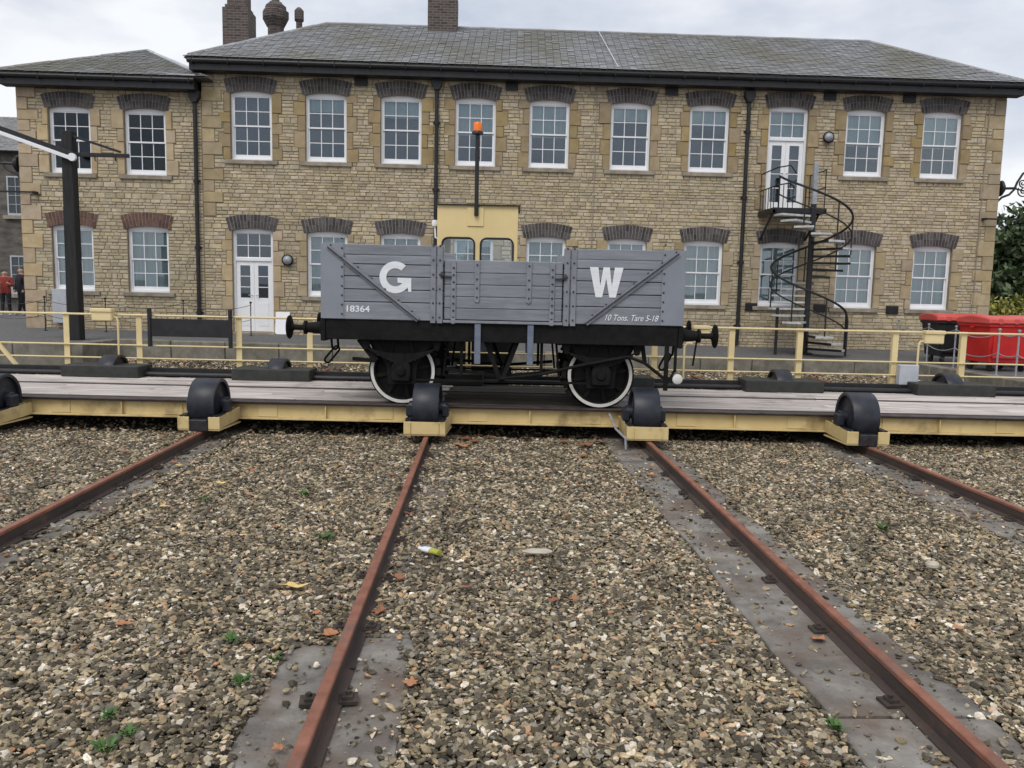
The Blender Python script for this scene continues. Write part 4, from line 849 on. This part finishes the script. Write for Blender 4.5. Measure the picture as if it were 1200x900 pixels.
for s in (-1, 1):
    MB().box(-1.2, 1.2, s*.905-.008, s*.905+.008, .335, .365).build('tie_bar', 'under_black', wa)
    vh = MB()
    for e in (-1, 1): vh.prism([(e*.012-.03, .36), (e*.012+.03, .36), (e*.21+.035, .90), (e*.21-.035, .90)], 'y', s*.93, s*.945)
    vh.build('brake_hanger', 'under_black', wa)
    for px in (559.5, 621.5): x_, _ = wl(px, 400); MB().box(x_-.042, x_+.042, s*1.085-.012, s*1.085+.012, .60, ZF-.035).build('door_stop', 'bar_steel', wa, bev=.006)
    for e in (-.55, .55): MB().box(e-.02, e+.02, s*.9-.02, s*.9+.02, .42, .9).build('safety_loop', 'under_black', wa)
    for e, z_ in ((-.72, .62), (.72, .62)): MB().bar((0, s*.86, .42), (e*1.08, s*.80, z_-.12), .03, .045).build('push_rod', 'under_black', wa)
MB().tube([(-.0, -.98, .40), (0, .98, .40)], .025, 8).build('brake_shaft', 'under_black', wa)
# brake lever with white grip, its guide and guard at the right-hand end
hx_, hz_ = wl(793, 444, -1.0)
MB().tube([(0, -1.0, .40), (.55, -1.0, .47), (1.05, -1.02, .60), (1.72, -1.03, .74), (1.95, -1.03, .66), (2.2, -1.03, .47), (hx_-.06, -1.03, hz_)], .022, 8).build('brake_lever', 'under_black', wa, smooth=True)
MB().lathe([(0, -.04), (.05, -.04), (.068, -.03), (.072, 0), (.068, .03), (0, .04)], (hx_, -1.03, hz_), 'y', 16).build('lever_grip', 'rim_white', wa, smooth=True)
gx_, gz_ = wl(781.5, 400, -1.03); MB().box(gx_-.03, gx_+.03, -1.06, -1.045, hz_-.16, .9).box(gx_+.10, gx_+.14, -1.06, -1.045, hz_+.1, .9).bar((gx_+.12, -1.05, hz_+.12), (gx_, -1.05, hz_-.1), .02, .03).build('lever_guide', 'under_black', wa)
MB().bar((1.93, -.9, .9), (1.97, -.9, .66), .05, .06).bar((-1.95, -.9, .9), (-1.72, -.9, .60), .07, .09).bar((-2.05, -.9, .62), (-1.72, -.9, .60), .04, .05).build('brake_bracket', 'under_black', wa)

# ------------------------------------------------------------------ spiral stair in front of the upper door
SX, SY = 8.52, 21.25; gz0 = ground_z(SX, SY); PLZ = 4.38
sc = thing('spiral_stair', 'black iron spiral staircase rising to a small balcony at the upper glazed door', 'staircase', (SX, SY, gz0))
PLZ -= gz0; NS = 21; rise = PLZ/(NS+1); R1 = 1.0
MB().tube([(0, 0, 0), (0, 0, PLZ+.1)], .075, 12).lathe([(.2, 0), (.2, .03), (.09, .05)], (0, 0, 0), 'z', 16).build('column', 'black_paint', sc, smooth=True)
MB().box(-.055, .055, -.055, .055, PLZ+.1, PLZ+1.15).build('newel_post', 'galv', sc, bev=.006)
ang = lambda k: math.radians(186+25*k)
for k in range(NS):
    a = ang(k); da = math.radians(14.5); z = PLZ-rise*(k+1)
    pts_ = [(.07*math.cos(a-da), .07*math.sin(a-da))]+[(R1*math.cos(a+q*da/2), R1*math.sin(a+q*da/2)) for q in (-2, -1, 0, 1, 2)]+[(.07*math.cos(a+da), .07*math.sin(a+da))]
    t_ = MB().prism(pts_, 'z', z-.05, z).build('tread', 'tread', sc)
    MB().bar((.07*math.cos(a-da), .07*math.sin(a-da), z-.03), (R1*math.cos(a-da), R1*math.sin(a-da), z-.03), .02, .06).build('nosing', 'black_paint', t_)
    if k % 2 == 0: MB().tube([(R1*.97*math.cos(a), R1*.97*math.sin(a), z), (R1*.97*math.cos(a), R1*.97*math.sin(a), z+.95)], .019, 6).build('baluster', 'black_paint', sc)
for hgt, r in ((.95, .03), (.5, .02)):
    pp = []
    for i in range(0, (NS-1)*4+1): a = ang(i/4); pp.append((R1*.97*math.cos(a), R1*.97*math.sin(a), PLZ-rise*(i/4+1)+hgt))
    a = ang(NS-1); end = [(R1*.97*math.cos(a)+.05, R1*.97*math.sin(a), PLZ-rise*NS+hgt-.2), (R1*.97*math.cos(a)+.05, R1*.97*math.sin(a), 0)] if hgt > .9 else []
    MB().tube(pp+end, r, 8).build('handrail', 'black_paint', sc, smooth=True)
bx0, bx1 = -1.05, .1; byb = D-.03-SY
bal = MB().box(bx0, .35, .05, byb, PLZ-.05, PLZ).box(bx0, bx0+.05, .0, byb, PLZ-.13, PLZ-.05).box(.3, .35, 0, byb, PLZ-.13, PLZ-.05).box(bx0, .35, 0, .05, PLZ-.13, PLZ).build('balcony', 'black_paint', sc)
for x in (bx0+.1, .3): MB().bar((x, byb, PLZ-.75), (x, .35, PLZ-.1), .04, .05).build('bracket', 'black_paint', bal)
brl = MB()
for z in (.55, 1.0): brl.tube([(bx0+.03, byb-.03, PLZ+z), (bx0+.03, .35, PLZ+z), (bx0+.1, .08, PLZ+z+.03), (bx0+.4, .02, PLZ+z+.08), (bx0+.55, .0, PLZ+z*.9-.02)], .018, 8)
for z in (.55, 1.0): brl.tube([(.33, .1, PLZ+z), (.33, byb-.03, PLZ+z)], .018, 8)
for y in np.linspace(.12, byb-.05, 6): brl.tube([(bx0+.03, y, PLZ), (bx0+.03, y, PLZ+.55 if 0 < y < byb-.2 else PLZ+1.0)], .011, 6)
for x in np.linspace(bx0+.12, bx0+.5, 4): brl.tube([(x, .03, PLZ), (x, .03, PLZ+.58)], .011, 6)
for y in (.12, byb-.05): brl.tube([(.33, y, PLZ), (.33, y, PLZ+1.0)], .014, 6)
brl.build('balcony_rail', 'black_paint', bal, smooth=True)
MB().tube([(-.88, -.25, 0), (-.88, -.25, PLZ-rise*15)], .04, 8).build('prop', 'black_paint', sc)

# ------------------------------------------------------------------ things along the building and the pit edge
def chain_fence(spots, h, m_, label, group, thick=.02, cat='bollard'):
    prev = None
    for i, (x, y) in enumerate(spots):
        z = ground_z(x, y) if not (-9 < x < 10.6 and y < 20) else 0
        p = thing('chain_post', label[0] if isinstance(label[0], str) else label[0][i], cat, (x, y, z), 0, group[0])
        MB().tube([(0, 0, 0), (0, 0, h)], thick, 8).lathe([(.05, 0), (.05, .012), (.02, .02)], (0, 0, 0), 'z', 10).build('post', m_, p, smooth=True)
        MB().lathe([(0, .035), (.03, .02), (.035, 0), (.03, -.02), (0, -.03)], (0, 0, h+.02), 'z', 10).build('knob', m_, p, smooth=True)
        if prev:
            a, b = Vector(prev), Vector((x, y, z)); ch = thing('chain', label[1] if isinstance(label[1], str) else label[1][i-1], 'chain', (0, 0, 0), 0, group[1])
            for zz in (h*.95, h*.5):
                m2 = MB(); n_ = 22
                pp = [a.lerp(b, i/n_)+Vector((0, 0, zz-.34*(i/n_)*(1-i/n_)*min((b-a).length, 2))) for i in range(n_+1)]
                m2.tube(pp, .007 if m_ == 'black_paint' else .011, 5); m2.build('chain_strand', m_, ch)
        prev = (x, y, z)
bpost = [(onY(p, 375, 21.85)[0], 21.85) for p in (-20, 53, 124, 215, 294)]
chain_fence(bpost, .86, 'black_paint', (['thin black chain post past the corner of the wing by the people', 'thin black chain post between the wing corner and the tall black post', 'thin black chain post behind the yellow control box by the wing', 'thin black chain post behind the black panel on the railing', 'thin black chain post in front of the white ground floor door'], ['thin black chain running past the people to the wing corner', 'thin black chain passing behind the tall black post', 'thin black chain between the posts behind the yellow control box and the black panel', 'thin black chain running up to the post before the white door']), ('black chain posts', 'black chains'), .014)
gpost = [(10.98, onX(p, 430, 10.98)[0]) for p in (1085, 1117, 1168, 1191)]; gpost = [(10.98, 21.2)]+[(x, y) for x, y in gpost if y < 21]+[(10.98, 13.6)]
chain_fence(gpost, .95, 'galv', ('galvanised steel chain post on the kerb before the red bins', 'galvanised chain slung between posts before the red bins'), ('steel chain posts by the bins', 'steel chains by the bins'))

# wheeled bins
def bin_(x, y, rz, body, lid, label):
    z = .50; b = thing('wheeled_bin', label, 'bin', (x, y, ground_z(x, y)), rz, 'wheeled waste bins'); w, d, h = .64, .50, 1.02
    ring = lambda s, zz: [(-w*s, -d*s, zz), (w*s, -d*s, zz), (w*s, d*s, zz), (-w*s, d*s, zz)]
    m_ = MB(); R_ = [ring(.82, .2), ring(.96, 1.0), ring(1.02, 1.0), ring(1.02, 1.06)]; m_.v = [p for r in R_ for p in r]
    m_.f = [(0, 1, 2, 3)]+[(4*i+j, 4*i+(j+1) % 4, 4*i+4+(j+1) % 4, 4*i+4+j) for i in range(3) for j in range(4)]; m_.build('body', body, b, bev=.03)
    ld = MB(); n_ = 8; prof = [(-d*1.06, 1.065), (-d*1.08, 1.10)]+[(d*1.05*(-1+2*i/n_), 1.12+.13*math.sin(math.pi*(.18+.64*i/n_))) for i in range(n_+1)]+[(d*1.08, 1.10), (d*1.06, 1.065)]
    ld.prism(prof, 'x', -w*1.06, w*1.06); lo = ld.build('lid', lid, b, bev=.025)
    for e in (-.4, 0, .4): MB().box(e-.05, e+.05, -d*1.12, -d*1.02, 1.06, 1.2).build('lid_handle', lid, lo, bev=.02)
    for e in (-1, 1): MB().tube([(e*w*1.0, 0, .98), (e*w*1.12, 0, .98)], .03, 10).build('lifting_lug', body, b)
    MB().box(-.45, .45, -d*.93, -d*.86, .3, .36).box(-.5, -.46, -d*.99, -d*.88, .3, .9).box(.46, .5, -d*.99, -d*.88, .3, .9).build('front_ribs', body, b, bev=.01)
    for sx in (-1, 1):
        for sy in (-1, 1):
            c = MB().lathe([(0, -.02), (.095, -.022), (.1, -.012), (.1, .012), (.095, .022), (0, .02)], (sx*w*.62, sy*d*.62, .1), 'x', 16).build('wheel', 'black_plastic', b, smooth=True)
            MB().box(sx*w*.62-.05, sx*w*.62+.05, sy*d*.62-.04, sy*d*.62+.04, .15, .205).build('castor', 'galv', c)
bin_(11.72, 18.15, math.radians(8), 'red_plastic', 'red_lid', 'red four-wheeled bin standing on the pavement behind the steel chain')
bin_(11.72, 19.85, math.radians(-6), 'black_plastic', 'red_lid', 'black four-wheeled bin with a red lid beside the stone wall')
bin_(13.15, 19.2, math.radians(4), 'red_plastic', 'red_lid', 'red four-wheeled bin standing behind the other red bin')

# black post with a boom and a bracket arm
px_, py_ = -9.72, 19.7; pz = ground_z(px_, py_); pt = 5.52-pz
po = thing('black_post', 'tall black timber post with a raised boom and a short bracket arm by the wing', 'post', (px_, py_, pz), 0)
pm = MB(); pm.v = [(sx*.145, sy*.145, 0) for sx, sy in ((-1, -1), (1, -1), (1, 1), (-1, 1))]+[(sx*.122, sy*.122, pt) for sx, sy in ((-1, -1), (1, -1), (1, 1), (-1, 1))]; pm.f = [(0, 1, 2, 3), (4, 5, 6, 7), (0, 1, 5, 4), (1, 2, 6, 5), (2, 3, 7, 6), (3, 0, 4, 7)]; pm.build('mast', 'pole_black', po, bev=.015)
yl = py_-.2
def pp_(a, b): x, z = onY(a, b, yl); return (x-px_, -.2, z-pz)
a, b = Vector(pp_(86, 182)), Vector(pp_(0, 151)); b2 = a+(b-a)*1.7
MB().bar(a, b2, .05, .14, (0, 0, 1)).build('boom', 'black_paint', po, bev=.008)
MB().bar(Vector(a)+Vector((0, -.035, -.085)), Vector(b2)+Vector((0, -.035, -.085)), .05, .085).build('boom_edge', 'white_paint', po, bev=.006)
MB().lathe([(0, -.05), (.09, -.05), (.09, .02), (0, .02)], (a.x, -.24, a.z-.05), 'y', 14).build('pivot', 'white_paint', po, smooth=True)
c, d = Vector(pp_(94, 180)), Vector(pp_(148, 180)); e, f = Vector(pp_(92, 157)), Vector(pp_(138, 177))
ar = MB().bar((.1, -.05, c.z), (d.x, -.05, c.z), .06, .09).bar((.1, -.05, e.z-.02), (f.x, -.05, f.z), .05, .055).build('bracket_arm', 'black_paint', po, bev=.005)
for t_ in (.25, .7): MB().tube([(lerp(c.x, d.x, t_), -.05, c.z-.04), (lerp(c.x, d.x, t_), -.05, c.z-.12), (lerp(c.x, d.x, t_)+.03, -.05, c.z-.14)], .014, 6).build('hook', 'black_paint', ar)
# white board leaning by the door
wb = MB().box(-.19, .19, -.012, .012, 0, .62).build('white_board', 'white_paint', None, bev=.006); wb.location = (-5.5, D-.19, ground_z(-5.5, D)+.0); wb.rotation_euler = (math.radians(-12), 0, 0); tag(wb, 'small white board leaning on the wall beside the ground floor door', 'board')
# ornate iron brackets at the two outer corners of the building
def scroll(cx_, cz_, r, turns, a0, d=1, y=0, n=26):
    return [(cx_+r*(1-.78*i/n)*math.cos(a0+d*turns*2*math.pi*i/n), y, cz_+r*(1-.78*i/n)*math.sin(a0+d*turns*2*math.pi*i/n)) for i in range(n+1)]
def iron_bracket(x, z, s, label):
    b = thing('scroll_bracket', label, 'bracket', (x, D+.25, z), 0, None); b.location.y = D+.1
    MB().lathe([(0, s*.0), (.2, 0), (.22, s*.06), (.12, s*.14), (0, s*.16)], (0, 0, 0), 'x', 18).build('wall_boss', 'black_paint', b, smooth=True)
    MB().tube([(s*.1, 0, 0), (s*.5, 0, .02)], .035, 8).tube([(0, 0, -.36), (s*.12, 0, -.24), (s*.32, 0, -.16), (s*.45, 0, -.02), (s*.52, 0, .18), (s*.66, 0, .42), (s*.95, 0, .58), (s*1.4, 0, .66)], .032, 8).build('arm', 'black_paint', b, smooth=True)
    g_ = MB()
    for cx_, cz_, r, t_, a0, d_ in ((.72, -.06, .17, 1.5, 2.6, 1), (.68, .16, .11, 1.4, -1.5, -1), (1.0, .28, .17, 1.5, 2.8, -1), (.88, .1, .1, 1.3, .4, 1), (1.12, -.02, .2, 1.5, 3.0, 1), (1.3, .38, .14, 1.4, 3.3, -1)): g_.tube([(s*p[0], p[1], p[2]) for p in scroll(cx_, cz_, r, t_, a0, d_)], .018, 6)
    g_.tube([(s*.5, 0, .0), (s*1.6, 0, -.22)], .022, 6).build('scrollwork', 'black_paint', b, smooth=True)
iron_bracket(14.24, 5.2, 1, 'ornate black iron scroll bracket on the corner of the long office building'); iron_bracket(-12.46, 5.15, -1, 'ornate black iron scroll bracket on the corner of the lower wing')
for x, z, s, lb in ((13.78, 4.33, 1, 'slim black iron bar under the scroll bracket of the long building'), (-11.98, 4.39, -1, 'slim black iron bar under the scroll bracket of the wing')):
    o = MB().bar((0, 0, 0), (s*2.4, 0, 0), .03, .045).box(-.04, .04, 0, .19, -.03, .03).build('iron_bar', 'black_paint'); o.location = (x, D-.2, z); tag(o, lb, 'iron bar')

# ------------------------------------------------------------------ people under the far wall
def person(loc, rz, h, top, legs, label, arm_up):
    k = h/1.72; V = {'pel': (0, 0, .95), 'wai': (0, 0, 1.12), 'che': (0, -.01, 1.32), 'nec': (0, 0, 1.48), 'hd1': (0, -.015, 1.58), 'hd2': (0, -.01, 1.67)}
    E_ = [('pel', 'wai'), ('wai', 'che'), ('che', 'nec'), ('nec', 'hd1'), ('hd1', 'hd2')]; R_ = {'pel': .155, 'wai': .15, 'che': .17, 'nec': .065, 'hd1': .095, 'hd2': .09}
    for s, n_ in ((-1, 'l'), (1, 'r')):
        V.update({n_+'hip': (s*.1, 0, .88), n_+'kne': (s*.11, -.03*s-.02, .5), n_+'ank': (s*.12, .06*s, .09), n_+'toe': (s*.13, .06*s-.16, .04), n_+'sho': (s*.19, 0, 1.40)})
        el, wr, fi = ((s*.27, -.02, 1.12), (s*.25, -.1, .9), (s*.24, -.13, .82)) if not arm_up else ((s*.27, -.08, 1.13), (s*.16, -.28, 1.22), (s*.1, -.33, 1.26))
        V.update({n_+'elb': el, n_+'wri': wr, n_+'fin': fi})
        E_ += [('pel', n_+'hip'), (n_+'hip', n_+'kne'), (n_+'kne', n_+'ank'), (n_+'ank', n_+'toe'), ('che', n_+'sho'), (n_+'sho', n_+'elb'), (n_+'elb', n_+'wri'), (n_+'wri', n_+'fin')]
        R_.update({n_+'hip': .105, n_+'kne': .075, n_+'ank': .055, n_+'toe': .045, n_+'sho': .085, n_+'elb': .06, n_+'wri': .042, n_+'fin': .035})
    ks = list(V); me = bpy.data.meshes.new('person'); me.from_pydata([Vector(V[q])*k for q in ks], [(ks.index(a), ks.index(b)) for a, b in E_], [])
    o = bpy.data.objects.new('tmp', me); COL.objects.link(o); md = o.modifiers.new('skin', 'SKIN')
    for i, q in enumerate(ks): me.skin_vertices[0].data[i].radius = (R_[q]*k, R_[q]*k)
    me.skin_vertices[0].data[0].use_root = True; sb_ = o.modifiers.new('sub', 'SUBSURF'); sb_.levels = 2; sb_.render_levels = 2
    bpy.context.view_layer.update(); m2 = bpy.data.meshes.new_from_object(o.evaluated_get(bpy.context.evaluated_depsgraph_get())); bpy.data.objects.remove(o)
    m2.materials.clear(); [m2.materials.append(MATS[q]) for q in (top, legs, 'skin', 'hair', 'shoe_pale')]
    for p in m2.polygons:
        c = p.center/k; hand = (abs(c.x) > .2 and c.z < .92 and c.z > .75) if not arm_up else (c.y < -.24)
        p.material_index = 4 if c.z < .1 else 1 if c.z < .86 and not hand else 2 if hand else 0 if c.z < 1.47 else 3 if (c.z > 1.66 or c.y > .03 and c.z > 1.54) else 2
        p.use_smooth = True
    o = bpy.data.objects.new('person', m2); COL.objects.link(o); o.location = loc; o.rotation_euler = (0, 0, rz)
    # face and ears as one small part
    f_ = MB(); 
    f_.prism([(-.014, 1.575), (.014, 1.575), (.006, 1.62), (-.006, 1.62)], 'y', -.135, -.09)
    for s in (-1, 1): f_.lathe([(0, -.02), (.02, -.01), (.02, .01), (0, .02)], (s*.098, .0, 1.6), 'x', 8)
    f_.v = [(x*k, y*k, z*k) for x, y, z in f_.v]; f_.build('face_features', 'skin', o)
    return tag(o, label, 'person')
x, y = onZ(8, 373, .72); gzp = lambda x, y: ground_z(x, y)
person((x, y, gzp(x, y)), math.radians(20), 1.62, 'red_jacket', 'dark_cloth', 'person in a red jacket and dark trousers with raised hands', True)
x, y = onZ(27, 372.5, .72); person((x, y, gzp(x, y)), math.radians(-30), 1.74, 'dark_cloth', 'dark_cloth', 'person in a long dark coat standing at the corner of the wing', False)

# ------------------------------------------------------------------ beyond: old stone house, trees, hedge
hs_ = thing('stone_house', 'dark stone house with a steep slate roof behind the wing', 'building', (0, 0, 0))
hy = 35; MB().box(-33, -18.6, hy, hy+9, .4, 7.4).build('wall', 'far_stone', hs_)
r_ = MB(); r_.v = [(-33.3, hy-.35, 7.3), (-18.3, hy-.35, 7.3), (-18.3, hy+3.4, 9.35), (-33.3, hy+3.4, 9.35), (-18.3, hy+9.3, 7.3), (-33.3, hy+9.3, 7.3)]; r_.f = [(0, 1, 2, 3), (3, 2, 4, 5), (1, 4, 2), (0, 3, 5), (0, 5, 4, 1)]; hr = r_.build('roof', 'roof_under', hs_)
slates(hr, (-24, hy-.37, 7.31), (-18.3, hy-.37, 7.31), (-18.3, hy+3.4, 9.37), (-24, hy+3.4, 9.37))
for xw, zw in ((-19.35, 4.75), (-21.6, 4.75), (-19.35, 1.5), (-21.6, 1.5)):
    f, ps, pw, ph = bars(hs_, 'window', xw-.5, xw+.5, zw, zw+1.6, hy-.05, 3, 4, .06, .09, .06, th=.05, mt='grey_box'); add_panes(f, ps, pw, ph, 'dim_reflect_glass'); MB().box(xw-.45, xw+.45, hy-.004, hy-.002, zw+.03, zw+1.55).build('dark_room', 'room', f); MB().box(xw-.65, xw+.65, hy-.15, hy-.055, zw-.15, zw-.005).build('sill', 'sill_stone', f)  # house's shade put into grey frames; flat panels stand for unlit rooms
def leaves(blobs, n, size, flat_=.0):
    P = []; tot = sum(b[3]**2 for b in blobs)
    for bx_, by_, bz_, br in blobs:
        k = int(n*br*br/tot); d = rng.normal(size=(k, 3)); d /= np.linalg.norm(d, axis=1)[:, None]; r = br*rng.random(k)**(1/2.2)
        r *= 1+.25*np.sin(d[:, 0]*5+bx_)*np.cos(d[:, 2]*4+by_); P.append(d*r[:, None]*np.array([1, 1, .85])+np.array([bx_, by_, bz_]))
    P = np.concatenate(P); n = len(P); a = rng.normal(size=(n, 3)); a /= np.linalg.norm(a, axis=1)[:, None]; b = rng.normal(size=(n, 3)); b -= (b*a).sum(1)[:, None]*a; b /= np.linalg.norm(b, axis=1)[:, None]
    s = (size*(.6+.8*rng.random(n)))[:, None]; V = np.stack([P-a*s, P+b*s*.5, P+a*s, P-b*s*.5], 1).reshape(-1, 3); Fc = np.arange(n*4).reshape(-1, 4)
    me = bpy.data.meshes.new('crown'); me.from_pydata(V.tolist(), [], Fc.tolist()); return me
def tree(x, y, h, r, n, m_, label, size=.22, group=None):
    z = ground_z(x, y); t_ = thing('tree', label, 'tree', (x, y, z), 0, group); tr_ = MB().tube([(0, 0, 0), (.05, 0, h*.25), (-.05, .05, h*.5), (.05, 0, h*.75)], [.28, .22, .16, .06], 10)
    blobs = []
    for i in range(11):
        a = random.uniform(0, 6.28); q = random.uniform(.25, .8)*r; zz = h*random.uniform(.35, .85); blobs.append((q*math.cos(a), q*math.sin(a), zz, r*random.uniform(.38, .62))); tr_.tube([(0, 0, h*.3), (q*.5*math.cos(a), q*.5*math.sin(a), zz*.8), (q*math.cos(a), q*math.sin(a), zz)], [.1, .07, .03], 6)
    blobs += [(0, 0, h*.9, r*.5), (0, 0, h*.6, r*.7)]
    tr_.build('trunk', 'bark', t_, smooth=True); link('crown', leaves(blobs, n, size), m_, t_)
tree(30.0, 45, 6.0, 3.4, 9000, 'leaf_dark', 'large dark green tree behind the right end of the office building')
tree(36.5, 48, 8.3, 3.6, 8000, 'leaf_mid', 'taller pale green tree beyond the dark tree')
tree(25.2, 52, 5.6, 3.0, 5000, 'leaf_dark', 'low dark tree peeping past the office corner behind the large tree')
hd = link('shrub', leaves([(0, 0, .8, 1.1), (1.2, .2, .8, 1.1), (-1.2, 0, .7, 1.0), (2.6, 0, .9, 1.2), (4.0, .3, .9, 1.2)], 5000, .12), 'leaf_yellow'); hd.location = (24.2, 36, ground_z(24, 36)); tag(hd, 'yellow green shrub growing beneath the dark tree', 'shrub')

# ------------------------------------------------------------------ small things on the gravel
def leaf_mesh(kind, sd_):
    r_ = random.Random(sd_); m_ = MB(); n_ = 22; P = []
    for i in range(n_):
        a = 2*math.pi*i/n_; lob = 1+(.2 if kind else .26)*math.cos((7 if kind else 5)*a+sd_)+.17*r_.uniform(-1, 1); rr = .5*lob*(1 if kind == 0 else .8)*(.75+.25*math.cos(a+2)); P.append((rr*math.cos(a)*1.15, rr*math.sin(a)*.8))
    cz = lambda x, y: .22*y*y*r_.uniform(.6, 1.2)+.14*x*x*r_.uniform(.8, 1.2)+.04*math.sin(7*x)
    m_.v = [(0, 0, 0)]+[(x, y, cz(x, y)) for x, y in P]; m_.f = [(0, i+1, (i+1) % n_+1) for i in range(n_)]
    k = len(m_.v); m_.v += [(.55, -.01, .05), (.55, .01, .05), (.95, .03, .08)]; m_.f.append((k, k+1, k+2))
    m_.v += [(x, y, z-.02) for x, y, z in m_.v]; m_.f += [tuple(i+k+3 for i in f[::-1]) for f in m_.f]; return m_.mesh('leaf')
LM = [leaf_mesh(i % 2, i) for i in range(5)]
def gtop(x, y): return max(pit_z(x, y), 0)+.045
spots = [(343, 687, 'autumn_yellow', .17), (372, 718, 'autumn_orange', .10), (384, 741, 'autumn_orange', .12), (258, 566, 'autumn_yellow', .13), (190, 593, 'autumn_yellow', .09), (208, 545, 'autumn_yellow', .10), (198, 567, 'autumn_brown', .1), (446, 716, 'autumn_brown', .13), (466, 676, 'autumn_brown', .12), (484, 800, 'autumn_orange', .10), (479, 602, 'autumn_brown', .1), (458, 556, 'autumn_brown', .1), (545, 513, 'autumn_brown', .16), (556, 517, 'autumn_brown', .14), (618, 514, 'autumn_brown', .15), (684, 521, 'autumn_brown', .16), (685, 533, 'autumn_orange', .13), (707, 518, 'autumn_brown', .14), (549, 687, 'autumn_brown', .1), (650, 702, 'autumn_brown', .09), (674, 702, 'autumn_orange', .08), (690, 718, 'autumn_orange', .09), (960, 749, 'autumn_orange', .12), (765, 556, 'autumn_orange', .16), (145, 731, 'autumn_orange', .1), (1078, 578, 'autumn_brown', .12), (1142, 605, 'autumn_brown', .12), (143, 529, 'autumn_brown', .12), (295, 551, 'autumn_brown', .1), (205, 541, 'autumn_brown', .1), (540, 522, 'autumn_orange', .13), (855, 588, 'autumn_brown', .1), (324, 617, 'autumn_brown', .09), (660, 517, 'autumn_brown', .13), (575, 512, 'autumn_orange', .1), (1120, 735, 'autumn_orange', .09), (130, 655, 'autumn_orange', .07), (328, 876, 'autumn_orange', .07)]
cn = {'autumn_yellow': 'pale yellow', 'autumn_orange': 'tan orange', 'autumn_brown': 'red brown'}
for i, (a, b, mt_, s) in enumerate(spots):
    if b < 540: s *= 1.5
    x, y = onZ(a, b, .05); me = LM[i % 5].copy(); me.materials.clear(); o = link('fallen_leaf', me, mt_); o.location = (x, y, gtop(x, y)+.008); o.scale = (s, s, s); o.rotation_euler = (random.uniform(-.12, .25), random.uniform(-.15, .15), random.uniform(0, 6.28))
    tag(o, f'{cn[mt_]} fallen leaf lying on the gravel of the pit', 'leaf', f'{cn[mt_]} leaves on the gravel')
for i, (a, b, s) in enumerate([(357, 578, .12), (240, 585, .1), (381, 629, .13), (282, 797, .1), (420, 771, .0), (128, 836, .08), (150, 857, .09), (125, 875, .1), (1035, 618, .12), (980, 850, .1), (275, 748, .1), (320, 770, .08), (195, 522, .1)]):
    if not s: continue
    x, y = onZ(a, b, .05); m_ = MB()
    for k in range(26):
        an = random.uniform(0, 6.28); L = s*random.uniform(.35, .75); d = Vector((math.cos(an), math.sin(an), 0)); w = Vector((-d.y, d.x, 0))*L*.17; p = d*random.uniform(0, .35)*s; q = p+d*L*.6+Vector((0, 0, L*random.uniform(.2, .7)))
        m_.quad(p-w*.4, p+w*.4, (p+q)/2+w+Vector((0, 0, .01)), q, (p+q)/2-w+Vector((0, 0, .01)))
    o = m_.build('weed', 'weed_green'); o.location = (x, y, gtop(x, y)-.01); tag(o, 'small bright green weed sprouting from the gravel', 'weed', 'weeds in the gravel')
x, y = onZ(505, 649, .05); bo = thing('plastic_bottle', 'small crushed plastic bottle with a yellow green end beside the rusty rail', 'bottle', (x, y, gtop(x, y)+.03), math.radians(-35))
MB().lathe([(0, -.12), (.02, -.12), (.02, -.095), (.035, -.07), (.036, .0)], (0, 0, 0), 'x', 14).build('label_end', 'label_white', bo, smooth=True); MB().lathe([(.036, .001), (.037, .03), (.033, .045), (.037, .06), (.034, .085), (0, .09)], (0, 0, 0), 'x', 14).build('yellow_end', 'bottle_yellow', bo, smooth=True); bo.scale = (.95, 1, .6)
x, y = onZ(630, 647, .05); fs = MB().prism([(-.13, -.01), (-.06, -.05), (.07, -.055), (.12, -.01), (.07, .04), (-.05, .04)], 'z', 0, .025).build('flat_stone', 'pale_stone', None, bev=.01); fs.location = (x, y, gtop(x, y)); tag(fs, 'flat pale stone lying among the gravel between the middle rails', 'stone')
x, y = onZ(1092, 665, .05); fs = MB().prism([(-.05, -.03), (.02, -.045), (.06, 0), (.03, .04), (-.04, .035)], 'z', 0, .05).build('cream_stone', 'pale_stone', None, bev=.015); fs.location = (x, y, gtop(x, y)); tag(fs, 'cream coloured lump of stone on the gravel right of the rusty rail', 'stone')
